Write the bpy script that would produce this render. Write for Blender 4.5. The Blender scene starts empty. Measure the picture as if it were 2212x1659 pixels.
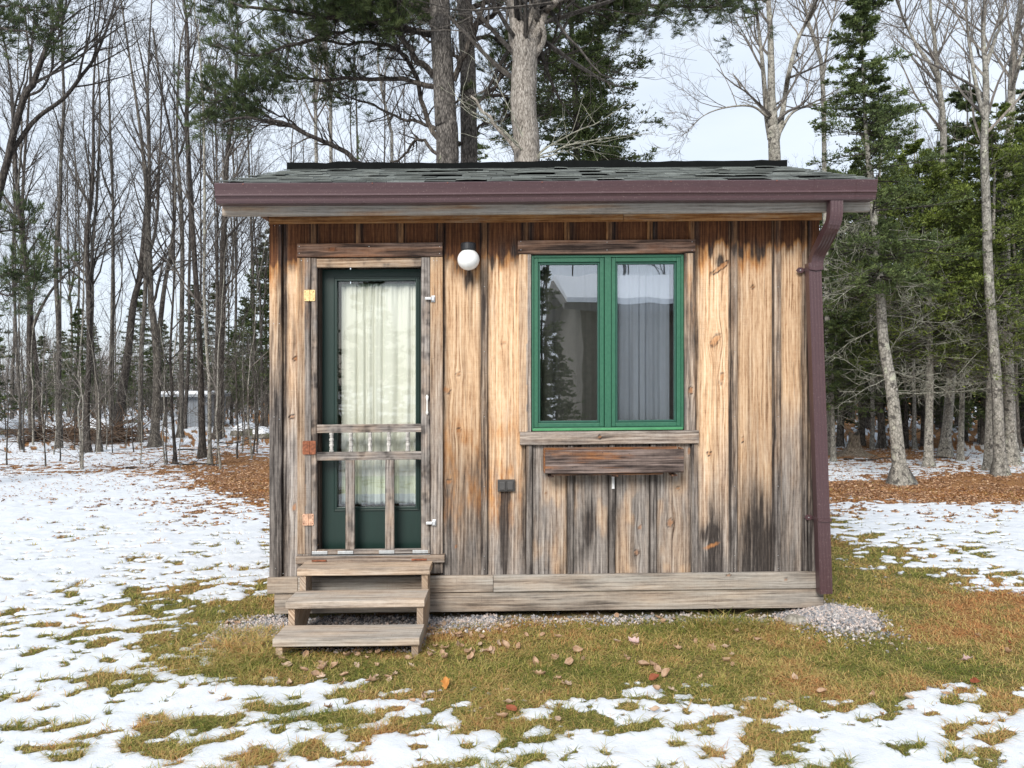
import bpy, math, time
import numpy as np
T0 = time.time()
R = math.radians
SC = bpy.context.scene
COL = SC.collection
CAMZ = 1.55; F = 1661.3            # photo measured in a 2212 px wide frame
# ---------------------------------------------------------------- camera, world, sun, exposure
cd = bpy.data.cameras.new("camera"); cam = bpy.data.objects.new("camera", cd); COL.objects.link(cam)
cam.location = (0, 0, CAMZ); cam.rotation_euler = (R(90), 0, 0)
cd.sensor_fit = 'HORIZONTAL'; cd.sensor_width = 36; cd.lens = 36 * F / 2212
cd.clip_end = 1500; cd.clip_start = 0.05
SC.camera = cam
SUN_EL, SUN_AZ = 34, 200           # azimuth clockwise from +Y (sun behind the camera, a little left)
w = bpy.data.worlds.new("World"); SC.world = w; w.use_nodes = True
nt = w.node_tree; nt.nodes.clear()
sky = nt.nodes.new('ShaderNodeTexSky'); sky.sky_type = 'NISHITA'; sky.sun_disc = False
sky.sun_elevation = R(SUN_EL); sky.sun_rotation = R(SUN_AZ)
sky.air_density = 1.0; sky.dust_density = 1.5; sky.ozone_density = 1.5
tc = nt.nodes.new('ShaderNodeTexCoord')
mp = nt.nodes.new('ShaderNodeMapping'); mp.inputs['Scale'].default_value = (1, 1, 3.2)
nz = nt.nodes.new('ShaderNodeTexNoise'); nz.inputs['Scale'].default_value = 1.7; nz.inputs['Detail'].default_value = 5; nz.inputs['Roughness'].default_value = .5
rp = nt.nodes.new('ShaderNodeValToRGB'); rp.color_ramp.elements[0].position = .25; rp.color_ramp.elements[1].position = .62
rp.color_ramp.elements[0].color = (.55, .55, .55, 1); rp.color_ramp.elements[1].color = (.93, .93, .93, 1)
mx = nt.nodes.new('ShaderNodeMixRGB'); mx.inputs['Color2'].default_value = (6.5, 7.1, 7.9, 1)
bg = nt.nodes.new('ShaderNodeBackground'); bg.inputs['Strength'].default_value = .1
wo = nt.nodes.new('ShaderNodeOutputWorld')
L = nt.links.new
L(tc.outputs['Generated'], mp.inputs['Vector']); L(mp.outputs[0], nz.inputs['Vector']); L(nz.outputs[0], rp.inputs[0])
L(rp.outputs[0], mx.inputs['Fac']); L(sky.outputs[0], mx.inputs['Color1']); L(mx.outputs[0], bg.inputs['Color']); L(bg.outputs[0], wo.inputs[0])
sd = bpy.data.lights.new("sun", 'SUN'); sd.energy = 2.9; sd.angle = R(24); sd.color = (1, .96, .9)
so = bpy.data.objects.new("sun", sd); COL.objects.link(so)
so.rotation_euler = (R(90 - SUN_EL), 0, R(-SUN_AZ + 180)); so.location = (-5, -10, 20)
SC.view_settings.view_transform = 'Standard'; SC.view_settings.look = 'None'
SC.view_settings.gamma = 1; SC.view_settings.use_curve_mapping = False
SC.view_settings.exposure = 0.56
SC.render.film_transparent = False
SC.cycles.max_bounces = 6; SC.cycles.transparent_max_bounces = 12

# ---------------------------------------------------------------- helpers
def px(u, v, D): return np.array([(u - 1106) * D / F, D, CAMZ - (v - 829.5) * D / F])
def Dof(vb): return CAMZ * F / (vb - 829.5)
def sm(a, b, x):
    t = np.clip((x - a) / (b - a), 0, 1); return t * t * (3 - 2 * t)
def _h(ix, iy, iz, seed):
    n = (ix * 374761393 + iy * 668265263 + iz * 1274126177 + seed * 974711) & 0xffffffff
    n = ((n ^ (n >> 13)) * 1274126177) & 0xffffffff
    n = (n ^ (n >> 16)) & 0xffff
    return n / 65535.0
def vn(x, y, seed=0):
    x = np.asarray(x, float); y = np.asarray(y, float)
    ix = np.floor(x).astype(np.int64); iy = np.floor(y).astype(np.int64)
    fx = x - ix; fy = y - iy; fx = fx * fx * (3 - 2 * fx); fy = fy * fy * (3 - 2 * fy)
    a = _h(ix, iy, 0, seed); b = _h(ix + 1, iy, 0, seed); c = _h(ix, iy + 1, 0, seed); d = _h(ix + 1, iy + 1, 0, seed)
    return (a + (b - a) * fx) * (1 - fy) + (c + (d - c) * fx) * fy
def fbm(x, y, oct=4, seed=0, g=.5):
    s = 0; a = 1; t = 0
    for i in range(oct):
        s = s + a * vn(x * 2 ** i + 17.3 * i, y * 2 ** i - 9.1 * i, seed + i); t += a; a *= g
    return s / t

class MB:
    """collects vertices, faces, per-vertex tint and colour into one mesh object"""
    def __init__(s): s.v = []; s.f = []; s.n = 0; s.t = []; s.wd = []; s.gc = []; s.mi = []
    def add(s, V, faces, tint=0.5, wd=None, gc=None, mi=0):
        V = np.asarray(V, float).reshape(-1, 3)
        if not isinstance(faces, (list, tuple)): faces = [faces]
        for fa in faces:
            fa = np.asarray(fa, np.int64) + s.n
            s.f.append(fa); s.mi.append(np.full(len(fa), mi, np.int32))
        s.v.append(V); n = len(V); s.n += n
        s.t.append(np.broadcast_to(np.asarray(tint, float), (n,)))
        s.wd.append(np.broadcast_to(np.asarray(wd if wd is not None else (0, 0, 0, 0), float), (n, 4)))
        s.gc.append(V if gc is None else np.asarray(gc, float).reshape(-1, 3))
    def build(s, name, mat, parent=None, smooth=False, shear=False, wood=False):
        V = np.concatenate(s.v) if s.v else np.zeros((0, 3))
        if shear: V = V.copy(); V[:, 2] += SH * V[:, 0]; V[:, 1] += YW * V[:, 0]
        if parent is not None:
            o = np.array(parent.location)
            if parent.parent: o = o + np.array(parent.parent.location)
            V = V - o
        me = bpy.data.meshes.new(name)
        me.vertices.add(len(V)); me.vertices.foreach_set('co', V.astype(np.float32).ravel())
        lt = np.concatenate([np.full(len(f), f.shape[1], np.int32) for f in s.f])
        li = np.concatenate([f.ravel() for f in s.f]).astype(np.int32)
        me.loops.add(len(li)); me.loops.foreach_set('vertex_index', li)
        me.polygons.add(len(lt)); ls = np.zeros(len(lt), np.int32); ls[1:] = np.cumsum(lt)[:-1]
        me.polygons.foreach_set('loop_start', ls); me.polygons.foreach_set('loop_total', lt)
        mats = mat if isinstance(mat, (list, tuple)) else [mat]
        for m in mats: me.materials.append(m)
        me.polygons.foreach_set('material_index', np.concatenate(s.mi))
        me.polygons.foreach_set('use_smooth', np.full(len(lt), smooth, bool))
        a = me.attributes.new('tint', 'FLOAT', 'POINT'); a.data.foreach_set('value', np.concatenate(s.t).astype(np.float32))
        if wood:
            a = me.attributes.new('wd', 'FLOAT_COLOR', 'POINT'); a.data.foreach_set('color', np.concatenate(s.wd).astype(np.float32).ravel())
            a = me.attributes.new('gc', 'FLOAT_VECTOR', 'POINT'); a.data.foreach_set('vector', np.concatenate(s.gc).astype(np.float32).ravel())
        me.update(calc_edges=True); me.validate()
        ob = bpy.data.objects.new(name, me); COL.objects.link(ob)
        if parent is not None: ob.parent = parent
        return ob
def tag(o, label=None, cat=None, group=None, kind=None):
    if label: o['label'] = label
    if cat: o['category'] = cat
    if group: o['group'] = group
    if kind: o['kind'] = kind
    return o
def empty(name, loc, label=None, cat=None, group=None):
    o = bpy.data.objects.new(name, None); COL.objects.link(o); o.location = loc; o.empty_display_size = .1
    return tag(o, label, cat, group)
def dup(root, loc, rz=0, sc=1, label=None, group=None):
    r = root.copy(); COL.objects.link(r); r.location = loc; r.rotation_euler = (0, 0, rz); r.scale = (sc, sc, sc)
    if label: r['label'] = label
    if group: r['group'] = group
    for ch in list(root.children):
        c = ch.copy(); COL.objects.link(c); c.parent = r
    return r
BOXF = np.array([[0,1,3,2],[4,6,7,5],[0,4,5,1],[2,3,7,6],[0,2,6,4],[1,5,7,3]])
def boxv(x0, x1, y0, y1, z0, z1):
    return np.array([[x, y, z] for x in (x0, x1) for y in (y0, y1) for z in (z0, z1)], float)
def box(mb, x0, x1, y0, y1, z0, z1, **k): mb.add(boxv(x0, x1, y0, y1, z0, z1), BOXF, **k)
def bevel(o, w=.003, seg=2):
    m = o.modifiers.new('bevel', 'BEVEL'); m.width = w; m.segments = seg; m.limit_method = 'ANGLE'; m.angle_limit = R(40)
    return o
def prism(mb, poly, x0, x1, axis='x', **k):
    """polygon in the plane across the axis, extruded along it"""
    P = np.asarray(poly, float); n = len(P)
    def mk(t):
        if axis == 'x': return np.c_[np.full(n, t), P[:, 0], P[:, 1]]
        return np.c_[P[:, 0], np.full(n, t), P[:, 1]]
    i = np.arange(n); j = (i + 1) % n
    mb.add(np.r_[mk(x0), mk(x1)], [np.c_[i, j, j + n, i + n], i[None, ::-1], (i + n)[None, :]], **k)
def tubes(mb, P, Rd, k=5, tint=.5, cap=False, **kw):
    """P (B,n,3) polylines, Rd (B,n) radii, as k-sided tubes"""
    P = np.asarray(P, float); Rd = np.asarray(Rd, float)
    if P.ndim == 2: P = P[None]; Rd = Rd[None]
    B, n, _ = P.shape
    T = np.gradient(P, axis=1); T /= np.linalg.norm(T, axis=2, keepdims=True) + 1e-9
    M = T.mean(axis=1); M /= np.linalg.norm(M, axis=1, keepdims=True) + 1e-9
    ref = np.where((np.abs(M[:, 2]) > .8)[:, None], np.array([[1., .13, 0]]), np.array([[.07, .1, 1.]]))[:, None, :]
    A = np.cross(T, ref); A /= np.linalg.norm(A, axis=2, keepdims=True) + 1e-9
    C = np.cross(T, A)
    an = np.arange(k) * 2 * math.pi / k
    V = P[:, :, None, :] + Rd[:, :, None, None] * (A[:, :, None, :] * np.cos(an)[None, None, :, None] + C[:, :, None, :] * np.sin(an)[None, None, :, None])
    b = (np.arange(B) * n * k)[:, None, None]; r = (np.arange(n - 1) * k)[None, :, None]
    q = np.arange(k)[None, None, :]; q2 = (q + 1) % k
    Fc = np.stack([b + r + q, b + r + q2, b + r + k + q2, b + r + k + q], -1).reshape(-1, 4)
    fs = [Fc]
    if cap:
        fs.append((np.arange(B)[:, None] * n * k + (n - 1) * k + np.arange(k)[None, :]))
        fs.append((np.arange(B)[:, None] * n * k + np.arange(k)[None, ::-1]))
    t = np.asarray(tint, float)
    if t.ndim == 1: t = np.repeat(t, n * k)
    mb.add(V.reshape(-1, 3), fs, tint=t, **kw)
def lathe(mb, prof, c, axis='z', k=24, **kw):
    """prof = list of (radius, height along the axis)"""
    P = np.asarray(prof, float); n = len(P); a = np.arange(k) * 2 * math.pi / k
    rr = P[:, 0][:, None]; h = np.repeat(P[:, 1][:, None], k, 1)
    X = rr * np.cos(a); Y = rr * np.sin(a)
    V = {'z': np.stack([X, Y, h], -1), 'y': np.stack([X, h, Y], -1), 'x': np.stack([h, X, Y], -1)}[axis].reshape(-1, 3) + np.asarray(c)
    i = np.arange(n - 1)[:, None] * k; q = np.arange(k)[None, :]; q2 = (q + 1) % k
    mb.add(V, [np.stack([i + q, i + q2, i + k + q2, i + k + q], -1).reshape(-1, 4), np.arange(k)[None, :], ((n - 1) * k + np.arange(k))[None, ::-1]], **kw)

# ---------------------------------------------------------------- material helpers
class NT:
    def __init__(s, name):
        s.m = bpy.data.materials.new(name); s.m.use_nodes = True; s.t = s.m.node_tree; s.t.nodes.clear()
        s.out = s.t.nodes.new('ShaderNodeOutputMaterial')
    def set(s, sock, val):
        if hasattr(val, 'is_output'): s.t.links.new(val, sock)
        else:
            if isinstance(val, (tuple, list)) and len(val) == 3 and sock.type == 'RGBA': val = (*val, 1)
            sock.default_value = val
    def n(s, typ, ins=None, out=0, **pr):
        nd = s.t.nodes.new('ShaderNode' + typ)
        for k, v in pr.items(): setattr(nd, k, v)
        for k, v in (ins or {}).items(): s.set(nd.inputs[k], v)
        return nd.outputs[out] if out is not None else nd
    def attr(s, name, out='Fac'): return s.n('Attribute', attribute_name=name, out=out)
    def math(s, op, a, b=0.0, c=None, clamp=False):
        nd = s.t.nodes.new('ShaderNodeMath'); nd.operation = op; nd.use_clamp = clamp
        s.set(nd.inputs[0], a); s.set(nd.inputs[1], b)
        if c is not None: s.set(nd.inputs[2], c)
        return nd.outputs[0]
    def mix(s, f, a, b, mode='MIX'):
        nd = s.t.nodes.new('ShaderNodeMixRGB'); nd.blend_type = mode
        s.set(nd.inputs[0], f); s.set(nd.inputs[1], a); s.set(nd.inputs[2], b); return nd.outputs[0]
    def map(s, vec, sc, loc=(0, 0, 0)): return s.n('Mapping', {'Vector': vec, 'Scale': sc, 'Location': loc})
    def noise(s, vec, scale=1.0, det=3, rough=.55, dist=0.0):
        return s.n('TexNoise', {'Vector': vec, 'Scale': scale, 'Detail': det, 'Roughness': rough, 'Distortion': dist})
    def ramp(s, f, stops, interp='LINEAR'):
        nd = s.t.nodes.new('ShaderNodeValToRGB'); cr = nd.color_ramp; cr.interpolation = interp
        while len(cr.elements) < len(stops): cr.elements.new(.5)
        for e, (p, c) in zip(cr.elements, stops):
            e.position = p; e.color = (*c, 1) if not isinstance(c, (int, float)) else (c, c, c, 1)
        s.set(nd.inputs[0], f); return nd.outputs[0]
    def mr(s, v, a, b, c=0.0, d=1.0, interp='LINEAR'):
        return s.n('MapRange', {'Value': v, 'From Min': a, 'From Max': b, 'To Min': c, 'To Max': d}, interpolation_type=interp)
    def obj(s): return s.n('TexCoord', out='Object')
    def bsdf(s, col, rough=.7, bump=None, bstr=.4, bdist=.003, **ins):
        d = {'Base Color': col, 'Roughness': rough}; d.update(ins)
        if bump is not None: d['Normal'] = s.n('Bump', {'Height': bump, 'Strength': bstr, 'Distance': bdist})
        o = s.n('BsdfPrincipled', d); s.t.links.new(o, s.out.inputs[0]); return s.m
def simple(name, col, rough=.5, metal=0.0, var=.15, sc=20, **ins):
    m = NT(name); c = m.noise(m.obj(), sc, 4)
    cc = m.mix(m.mr(c, .3, .7, 0, 1), tuple(x * (1 - var) for x in col), tuple(min(1, x * (1 + var)) for x in col))
    return m.bsdf(cc, rough, bump=c, bstr=.15, bdist=.002, Metallic=metal, **ins)

def wood_material(name='weathered_wood', lumber=False, mul=None):
    m = NT(name); gc = m.attr('gc', 'Vector')
    wd = m.n('SeparateColor', {'Color': m.attr('wd', 'Color')}, out=None)
    warm, dark, brown = wd.outputs[0], wd.outputs[1], wd.outputs[2]
    knot = m.attr('wd', 'Alpha')
    g1 = m.noise(m.map(gc, (85, 2.6, 1)), 1, 6, .62, .25)
    g2 = m.noise(m.map(gc, (330, 9, 1)), 1, 3, .6)
    lo = m.noise(m.map(gc, (9, 1.3, 1)), 1, 3, .5)
    lo2 = m.noise(m.map(gc, (24, 5.0, 1)), 1, 5, .65)
    saw = m.noise(m.map(gc, (3, 150, 1)), 1, 3, .75); mot = m.noise(m.map(gc, (60, 22, 1)), 1, 4, .7)
    wv = m.n('TexWave', {'Vector': m.map(gc, (1, .06, .3)), 'Scale': 14.0, 'Distortion': 7.0, 'Detail': 3.0, 'Detail Scale': .9}, out='Fac', wave_type='BANDS', bands_direction='X')
    g = m.math('ADD', m.math('MULTIPLY', g1, .62), m.math('MULTIPLY', g2, .28))
    g = m.math('ADD', g, m.math('MULTIPLY', m.math('SUBTRACT', wv, .5), .07))
    g = m.math('ADD', g, m.math('MULTIPLY', saw, .10)); g = m.math('ADD', g, m.math('MULTIPLY', m.math('SUBTRACT', mot, .5), .22))
    if lumber: grey = m.ramp(g, [(.26, (.10, .085, .072)), (.38, (.27, .245, .215)), (.50, (.43, .395, .35)), (.70, (.60, .565, .51))])
    else: grey = m.ramp(g, [(.29, (.035, .028, .025)), (.40, (.15, .13, .118)), (.52, (.31, .277, .252)), (.70, (.54, .495, .455))])
    honey = m.ramp(g, [(.29, (.10, .045, .022)), (.39, (.37, .215, .115)), (.50, (.61, .405, .245)), (.66, (.80, .60, .41))])
    brn = m.ramp(g, [(.30, (.022, .009, .006)), (.50, (.12, .045, .018)), (.72, (.30, .13, .05))])
    wf = m.math('ADD', warm, m.math('MULTIPLY', m.math('SUBTRACT', lo, .5), .9))
    wf = m.math('ADD', wf, m.math('MULTIPLY', m.math('SUBTRACT', lo2, .5), .45), clamp=True)
    c = m.mix(wf, grey, honey)
    bf = m.math('ADD', brown, m.math('MULTIPLY', m.math('SUBTRACT', lo2, .5), m.math('MULTIPLY', m.math('MULTIPLY', brown, m.math('SUBTRACT', 1.0, brown)), 5.0)), clamp=True)
    amber = m.ramp(g, [(.30, (.10, .035, .012)), (.45, (.40, .17, .055)), (.65, (.70, .38, .15))])
    c = m.mix(m.mr(bf, 0, .45, 0, 1, 'SMOOTHSTEP'), c, amber)
    c = m.mix(m.mr(bf, .4, .9, 0, 1, 'SMOOTHSTEP'), c, brn)
    sl_ = m.math('MULTIPLY', m.mr(saw, .60, .68, 0, .55), m.mr(mot, .42, .6, 0, 1))
    c = m.mix(sl_, c, m.mix(.75, c, (.03, .015, .01)))
    df = m.math('ADD', m.math('MULTIPLY', m.math('SUBTRACT', .56, g1), 2.6), m.math('MULTIPLY', m.math('SUBTRACT', .5, lo2), 2.2))
    df = m.math('ADD', m.math('MULTIPLY', dark, 1.35), m.math('MULTIPLY', df, m.math('MINIMUM', dark, .5)))
    c = m.mix(m.math('MINIMUM', m.math('MAXIMUM', df, 0.0), .93), c, m.ramp(g, [(.32, (.008, .006, .006)), (.5, (.032, .026, .024)), (.7, (.12, .095, .082))]))
    c = m.mix(m.math('MULTIPLY', knot, .62, clamp=True), c, m.ramp(g2, [(.3, (.20, .07, .02)), (.7, (.55, .25, .09))]))
    ck = m.noise(m.map(gc, (170, 1.7, 1)), 1, 3, .55, .3)
    c = m.mix(m.mr(ck, .655, .70, 0, .72), c, (.025, .018, .016))
    bt = m.noise(m.map(gc, (.2, .1, 5.3)), 1, 1); c = m.mix(1.0, c, m.ramp(bt, [(.3, (.70, .69, .68)), (.7, (1.06, 1.06, 1.06))]), 'MULTIPLY')
    if mul: c = m.mix(1.0, c, mul, 'MULTIPLY')
    return m.bsdf(c, .82, bump=g, bstr=.55, bdist=.006, **{'Specular IOR Level': .25})
WOOD = wood_material(); LUMBER = wood_material('weathered_lumber', True); REDW = wood_material('reddish_weathered_wood', False, (.74, .63, .61)); BRNW = wood_material('brown_weathered_wood', False, (.72, .54, .46))
SH, YW = .009, .0095
SW = 5.14 / F
def X(u, D=5.14): return (u - 1106) * D / F
def Z(u, v, D=5.14): return CAMZ - (v + SH * (u - 1106) - 829.5) * D / F
def zv(v, D=5.14): return CAMZ - (v - 829.5) * D / F
_seed = [0]
def nseed(): _seed[0] += 1; return _seed[0] * 3.71
KN = []
def wood_grid(mb, x0, x1, z0, z1, y, th, dirn='v', wfn=None, wd=(.5, .1, 0, 0), knots=(), res=.011, wob=0.0, seed=None):
    """a board in the wall plane, front face at y, with eased edges"""
    sd = nseed() if seed is None else seed
    e = .0025
    nx = max(2, int((x1 - x0) / res)); nz = max(2, int((z1 - z0) / res))
    if dirn == 'v' and wfn is None and not knots: nz = max(2, int((z1 - z0) / .08))
    if dirn == 'h' and wfn is None and not knots: nx = max(2, int((x1 - x0) / .08))
    xs = np.r_[x0, np.linspace(x0 + e, x1 - e, nx), x1]; zs = np.r_[z0, np.linspace(z0 + e, z1 - e, nz), z1]
    XX, ZZ = np.meshgrid(xs, zs); YY = np.full(XX.shape, y)
    YY[0, :] += e; YY[-1, :] += e; YY[:, 0] += e; YY[:, -1] += e
    a, l = (XX, ZZ) if dirn == 'v' else (ZZ, XX)
    ga = a + .02 * (fbm(a * 3 + sd, l * .9 + sd, 3, 5) - .5) + .008 * (fbm(a * 9 + sd, l * 3.5, 2, 9) - .5); gl = l.copy()
    kn = np.zeros(XX.shape); dk = np.zeros(XX.shape)
    for (ku, kv, rr, ang, el, kd) in knots:
        kx, kz = X(ku), Z(ku, kv); dx = XX - kx; dz = ZZ - kz
        ca, sa = math.cos(R(ang)), math.sin(R(ang)); p = dx * ca + dz * sa; q = -dx * sa + dz * ca
        rr2 = rr * SW * .72; d = np.sqrt((p / (rr2 * el)) ** 2 + (q / rr2) ** 2) * (1 + .7 * (fbm(XX * 90, ZZ * 90, 2, 12) - .5))
        da = dx if dirn == 'v' else dz
        dl = dz if dirn == 'v' else dx
        wpp = np.exp(-(da / (rr2 * 2.6)) ** 2 - (dl / (rr2 * 5)) ** 2)
        ga = ga - .85 * da * wpp + .0
        kn = np.maximum(kn, sm(1.15, .75, d)); dk = np.maximum(dk, kd * (sm(1.5, 1.1, d) - sm(1.05, .8, d)) + kd * sm(.35, .1, d) * .6)
    if wfn is not None: W = wfn(XX, ZZ, sd)
    else: W = np.stack([np.full(XX.shape, q) for q in wd], -1)
    W = W.copy(); W[..., 1] = np.maximum(W[..., 1], dk); W[..., 3] = np.maximum(W[..., 3], kn)
    if wob:
        wv = wob * (fbm(l * 2.3 + sd, l * 0 + sd, 3, 3) - .5)
        if dirn == 'v': XX = XX + wv
        else: ZZ = ZZ + wv
    V = np.stack([XX, YY, ZZ], -1); nzz, nxx = XX.shape
    i = np.arange(nzz - 1)[:, None] * nxx; j = np.arange(nxx - 1)[None, :]
    q = np.stack([i + j, i + j + 1, i + j + 1 + nxx, i + j + nxx], -1).reshape(-1, 4)
    G = np.stack([ga, gl, np.full(XX.shape, sd)], -1)
    mb.add(V.reshape(-1, 3), q, wd=W.reshape(-1, 4), gc=G.reshape(-1, 3))
    # sides
    for sl, rev in ((np.s_[0, :], 0), (np.s_[-1, :], 1), (np.s_[:, 0], 1), (np.s_[:, -1], 0)):
        a0 = V[sl]; a1 = a0.copy(); a1[:, 1] = y + th; n = len(a0); k = np.arange(n - 1)
        fq = np.stack([k, k + n, k + n + 1, k + 1], -1)
        if rev: fq = fq[:, ::-1]
        Gs = G[sl]; G2 = Gs.copy(); G2[:, 0] += .013
        mb.add(np.r_[a0, a1], fq, wd=np.r_[W[sl], W[sl]], gc=np.r_[Gs, G2])
def wbox(mb, x0, x1, y0, y1, z0, z1, dirn='x', wd=(.5, .1, 0, 0)):
    """box of wood; grain runs along dirn"""
    V = boxv(x0, x1, y0, y1, z0, z1); sd = nseed()
    for f in BOXF:
        P = V[f]; c = {'x': (P[:, 1] + P[:, 2], P[:, 0]), 'z': (P[:, 0] + P[:, 1], P[:, 2]), 'y': (P[:, 0] + P[:, 2], P[:, 1])}[dirn]
        mb.add(P, np.array([[0, 1, 2, 3]]), wd=np.tile(np.array(wd, float), (4, 1)), gc=np.c_[c[0], c[1], np.full(4, sd)])

# ================================================================ GROUND
MAPV = [880, 900, 940, 980, 1000, 1025, 1040, 1060, 1075, 1090, 1120, 1160, 1200, 1230, 1260, 1290, 1320, 1350, 1390, 1420, 1450, 1480, 1520, 1560, 1600, 1659, 1800]
MAPS = """
2222225555555555555666554
2222223555555555555665544
1112234555555555555746433
2223455555555555555788732
2223478999999999999322343
4556778999999999999136899
0001389999999999999999999
0000279999999999999999999
0000136999999999999677888
0011135999999999999442111
0000011999999999999321111
1111111999999999999632111
1101111999999999999975321
0112112999999999999987532
1113322999999999999998865
1225627999999999999999999
2235689999999999999999999
1334689999999999999999999
2234579999999999999999999
2233589999999999999999999
2233468999999999999999999
2233342234689865689999653
2222233334678644455564332
2222232233455333334332222
2222222222233222222222122
1121221221222221221222121
1111111111111111111111111""".strip().split('\n')
MAP = np.array([[int(c) for c in r[:25].ljust(25, r[-1])] for r in MAPS], float) / 9
def ground_base(x, y):
    r = np.hypot(x, y)
    h = .009 * x * sm(14, 8, r) + .03 * (fbm(x * .45 + 3, y * .45, 2, 21) - .5) * sm(2, 6, r)
    h = h + (fbm(x * .12, y * .12, 3, 31) - .5) * .35 * sm(16, 45, r)
    h = h - .02
    # gravel mound at the right corner of the shed and a low bank of gravel along its wall
    h = h + .07 * np.exp(-((x - 2.12) / .28) ** 2 - ((y - 4.98) / .33) ** 2)
    return h
def bare_raw(x, y):
    D = np.maximum(y, .5)
    u = np.clip(1106 + x * F / D, -300, 2500); v = np.clip(829.5 + CAMZ * F / D, 880, 1800)
    v = v - .009 * (u - 1106)
    fu = np.clip(u / 92.17, 0, 23.999); iu = fu.astype(int); tu = fu - iu
    fv = np.interp(v, MAPV, np.arange(len(MAPV))); iv = np.clip(fv.astype(int), 0, len(MAPV) - 2); tv = fv - iv
    m = (MAP[iv, iu] * (1 - tu) + MAP[iv, iu + 1] * tu) * (1 - tv) + (MAP[iv + 1, iu] * (1 - tu) + MAP[iv + 1, iu + 1] * tu) * tv
    m = np.where(y < .6, .15, m)
    return m
def bare(x, y):
    m = bare_raw(x, y)
    # patches lie a little drawn out along a slant, as the photo shows
    xr = x * .93 + y * .37; yr = -x * .37 + y * .93
    n = .72 * fbm(xr * 9.5, yr * 14.5, 3, 41, .5) + .28 * fbm(xr * 2.2, yr * 3.1, 3, 47)
    t = sm(.30, .70, n)
    fine = .22 * (fbm(x * 34, y * 34, 2, 53) - .5)
    return np.clip(.5 + (m * 1.2 - .06 - t + fine) * 3.0, 0, 1)
def orange(x, y):
    D = np.maximum(y, .5); u = 1106 + x * F / D
    o = sm(8.0, 9.6, D) * .95
    o = np.maximum(o, .28 + .30 * sm(1850, 2100, u) * sm(4.3, 4.9, D) * sm(6.4, 5.6, D))
    o = o + .6 * (fbm(x * 1.9, y * 1.9, 3, 61) - .5) + .7 * (fbm(x * 7, y * 7, 3, 62) - .5)
    return np.clip(o, 0, 1)
def ground_h(x, y):
    b = bare(x, y)
    return ground_base(x, y) + (.008 + .016 * sm(4, 8, np.hypot(x, y))) * sm(.75, .15, b) + .012 * (fbm(x * 9, y * 9, 3, 71) - .5) * b + .016 * (fbm(x * 3.5, y * 3.5, 2, 73) - .5) + .007 * (fbm(x * 14, y * 14, 3, 79) - .5)
gm = NT('snow_and_turf')
oc = gm.obj()
b = gm.attr('bare'); orr = gm.attr('orange'); grv = gm.attr('gravel')
fn = gm.noise(oc, 75, 4, .7); fn2 = gm.noise(oc, 240, 3, .7); md = gm.noise(oc, 7, 4, .6)
bb = gm.math('ADD', b, gm.math('MULTIPLY', gm.math('SUBTRACT', fn, .5), .8)); bb = gm.math('ADD', bb, gm.math('MULTIPLY', gm.math('SUBTRACT', fn2, .5), .8))
bf = gm.mr(bb, .34, .56, 0, 1, 'SMOOTHSTEP')
snowc = gm.mix(gm.mr(md, .3, .7, 0, 1), (.62, .655, .70), (.74, .765, .795))
speck = gm.mr(fn2, .66, .74, 0, .55)
snowc = gm.mix(gm.math('MULTIPLY', speck, gm.mr(b, 0, .45, .12, 1)), snowc, (.10, .08, .05))
green = gm.ramp(fn, [(.3, (.05, .040, .018)), (.5, (.17, .145, .05)), (.7, (.30, .25, .09))])
orn = gm.ramp(fn, [(.3, (.09, .04, .018)), (.5, (.30, .145, .055)), (.7, (.48, .28, .12))])
of = gm.mr(gm.math('ADD', orr, gm.math('MULTIPLY', gm.math('SUBTRACT', md, .5), .8)), .3, .7, 0, 1)
turf = gm.mix(of, green, orn)
turf = gm.mix(grv, turf, gm.ramp(fn2, [(.3, (.06, .06, .065)), (.5, (.2, .19, .19)), (.7, (.42, .38, .36))]))
colg = gm.mix(bf, snowc, turf)
hh = gm.math('ADD', fn, gm.math('MULTIPLY', fn2, .4))
GROUND = gm.bsdf(colg, gm.mr(bf, 0, 1, .55, .95), bump=gm.math('MULTIPLY', hh, gm.mr(bf, 0, 1, .25, 1.0)), bstr=.7, bdist=.02, **{'Specular IOR Level': .2})
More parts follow.
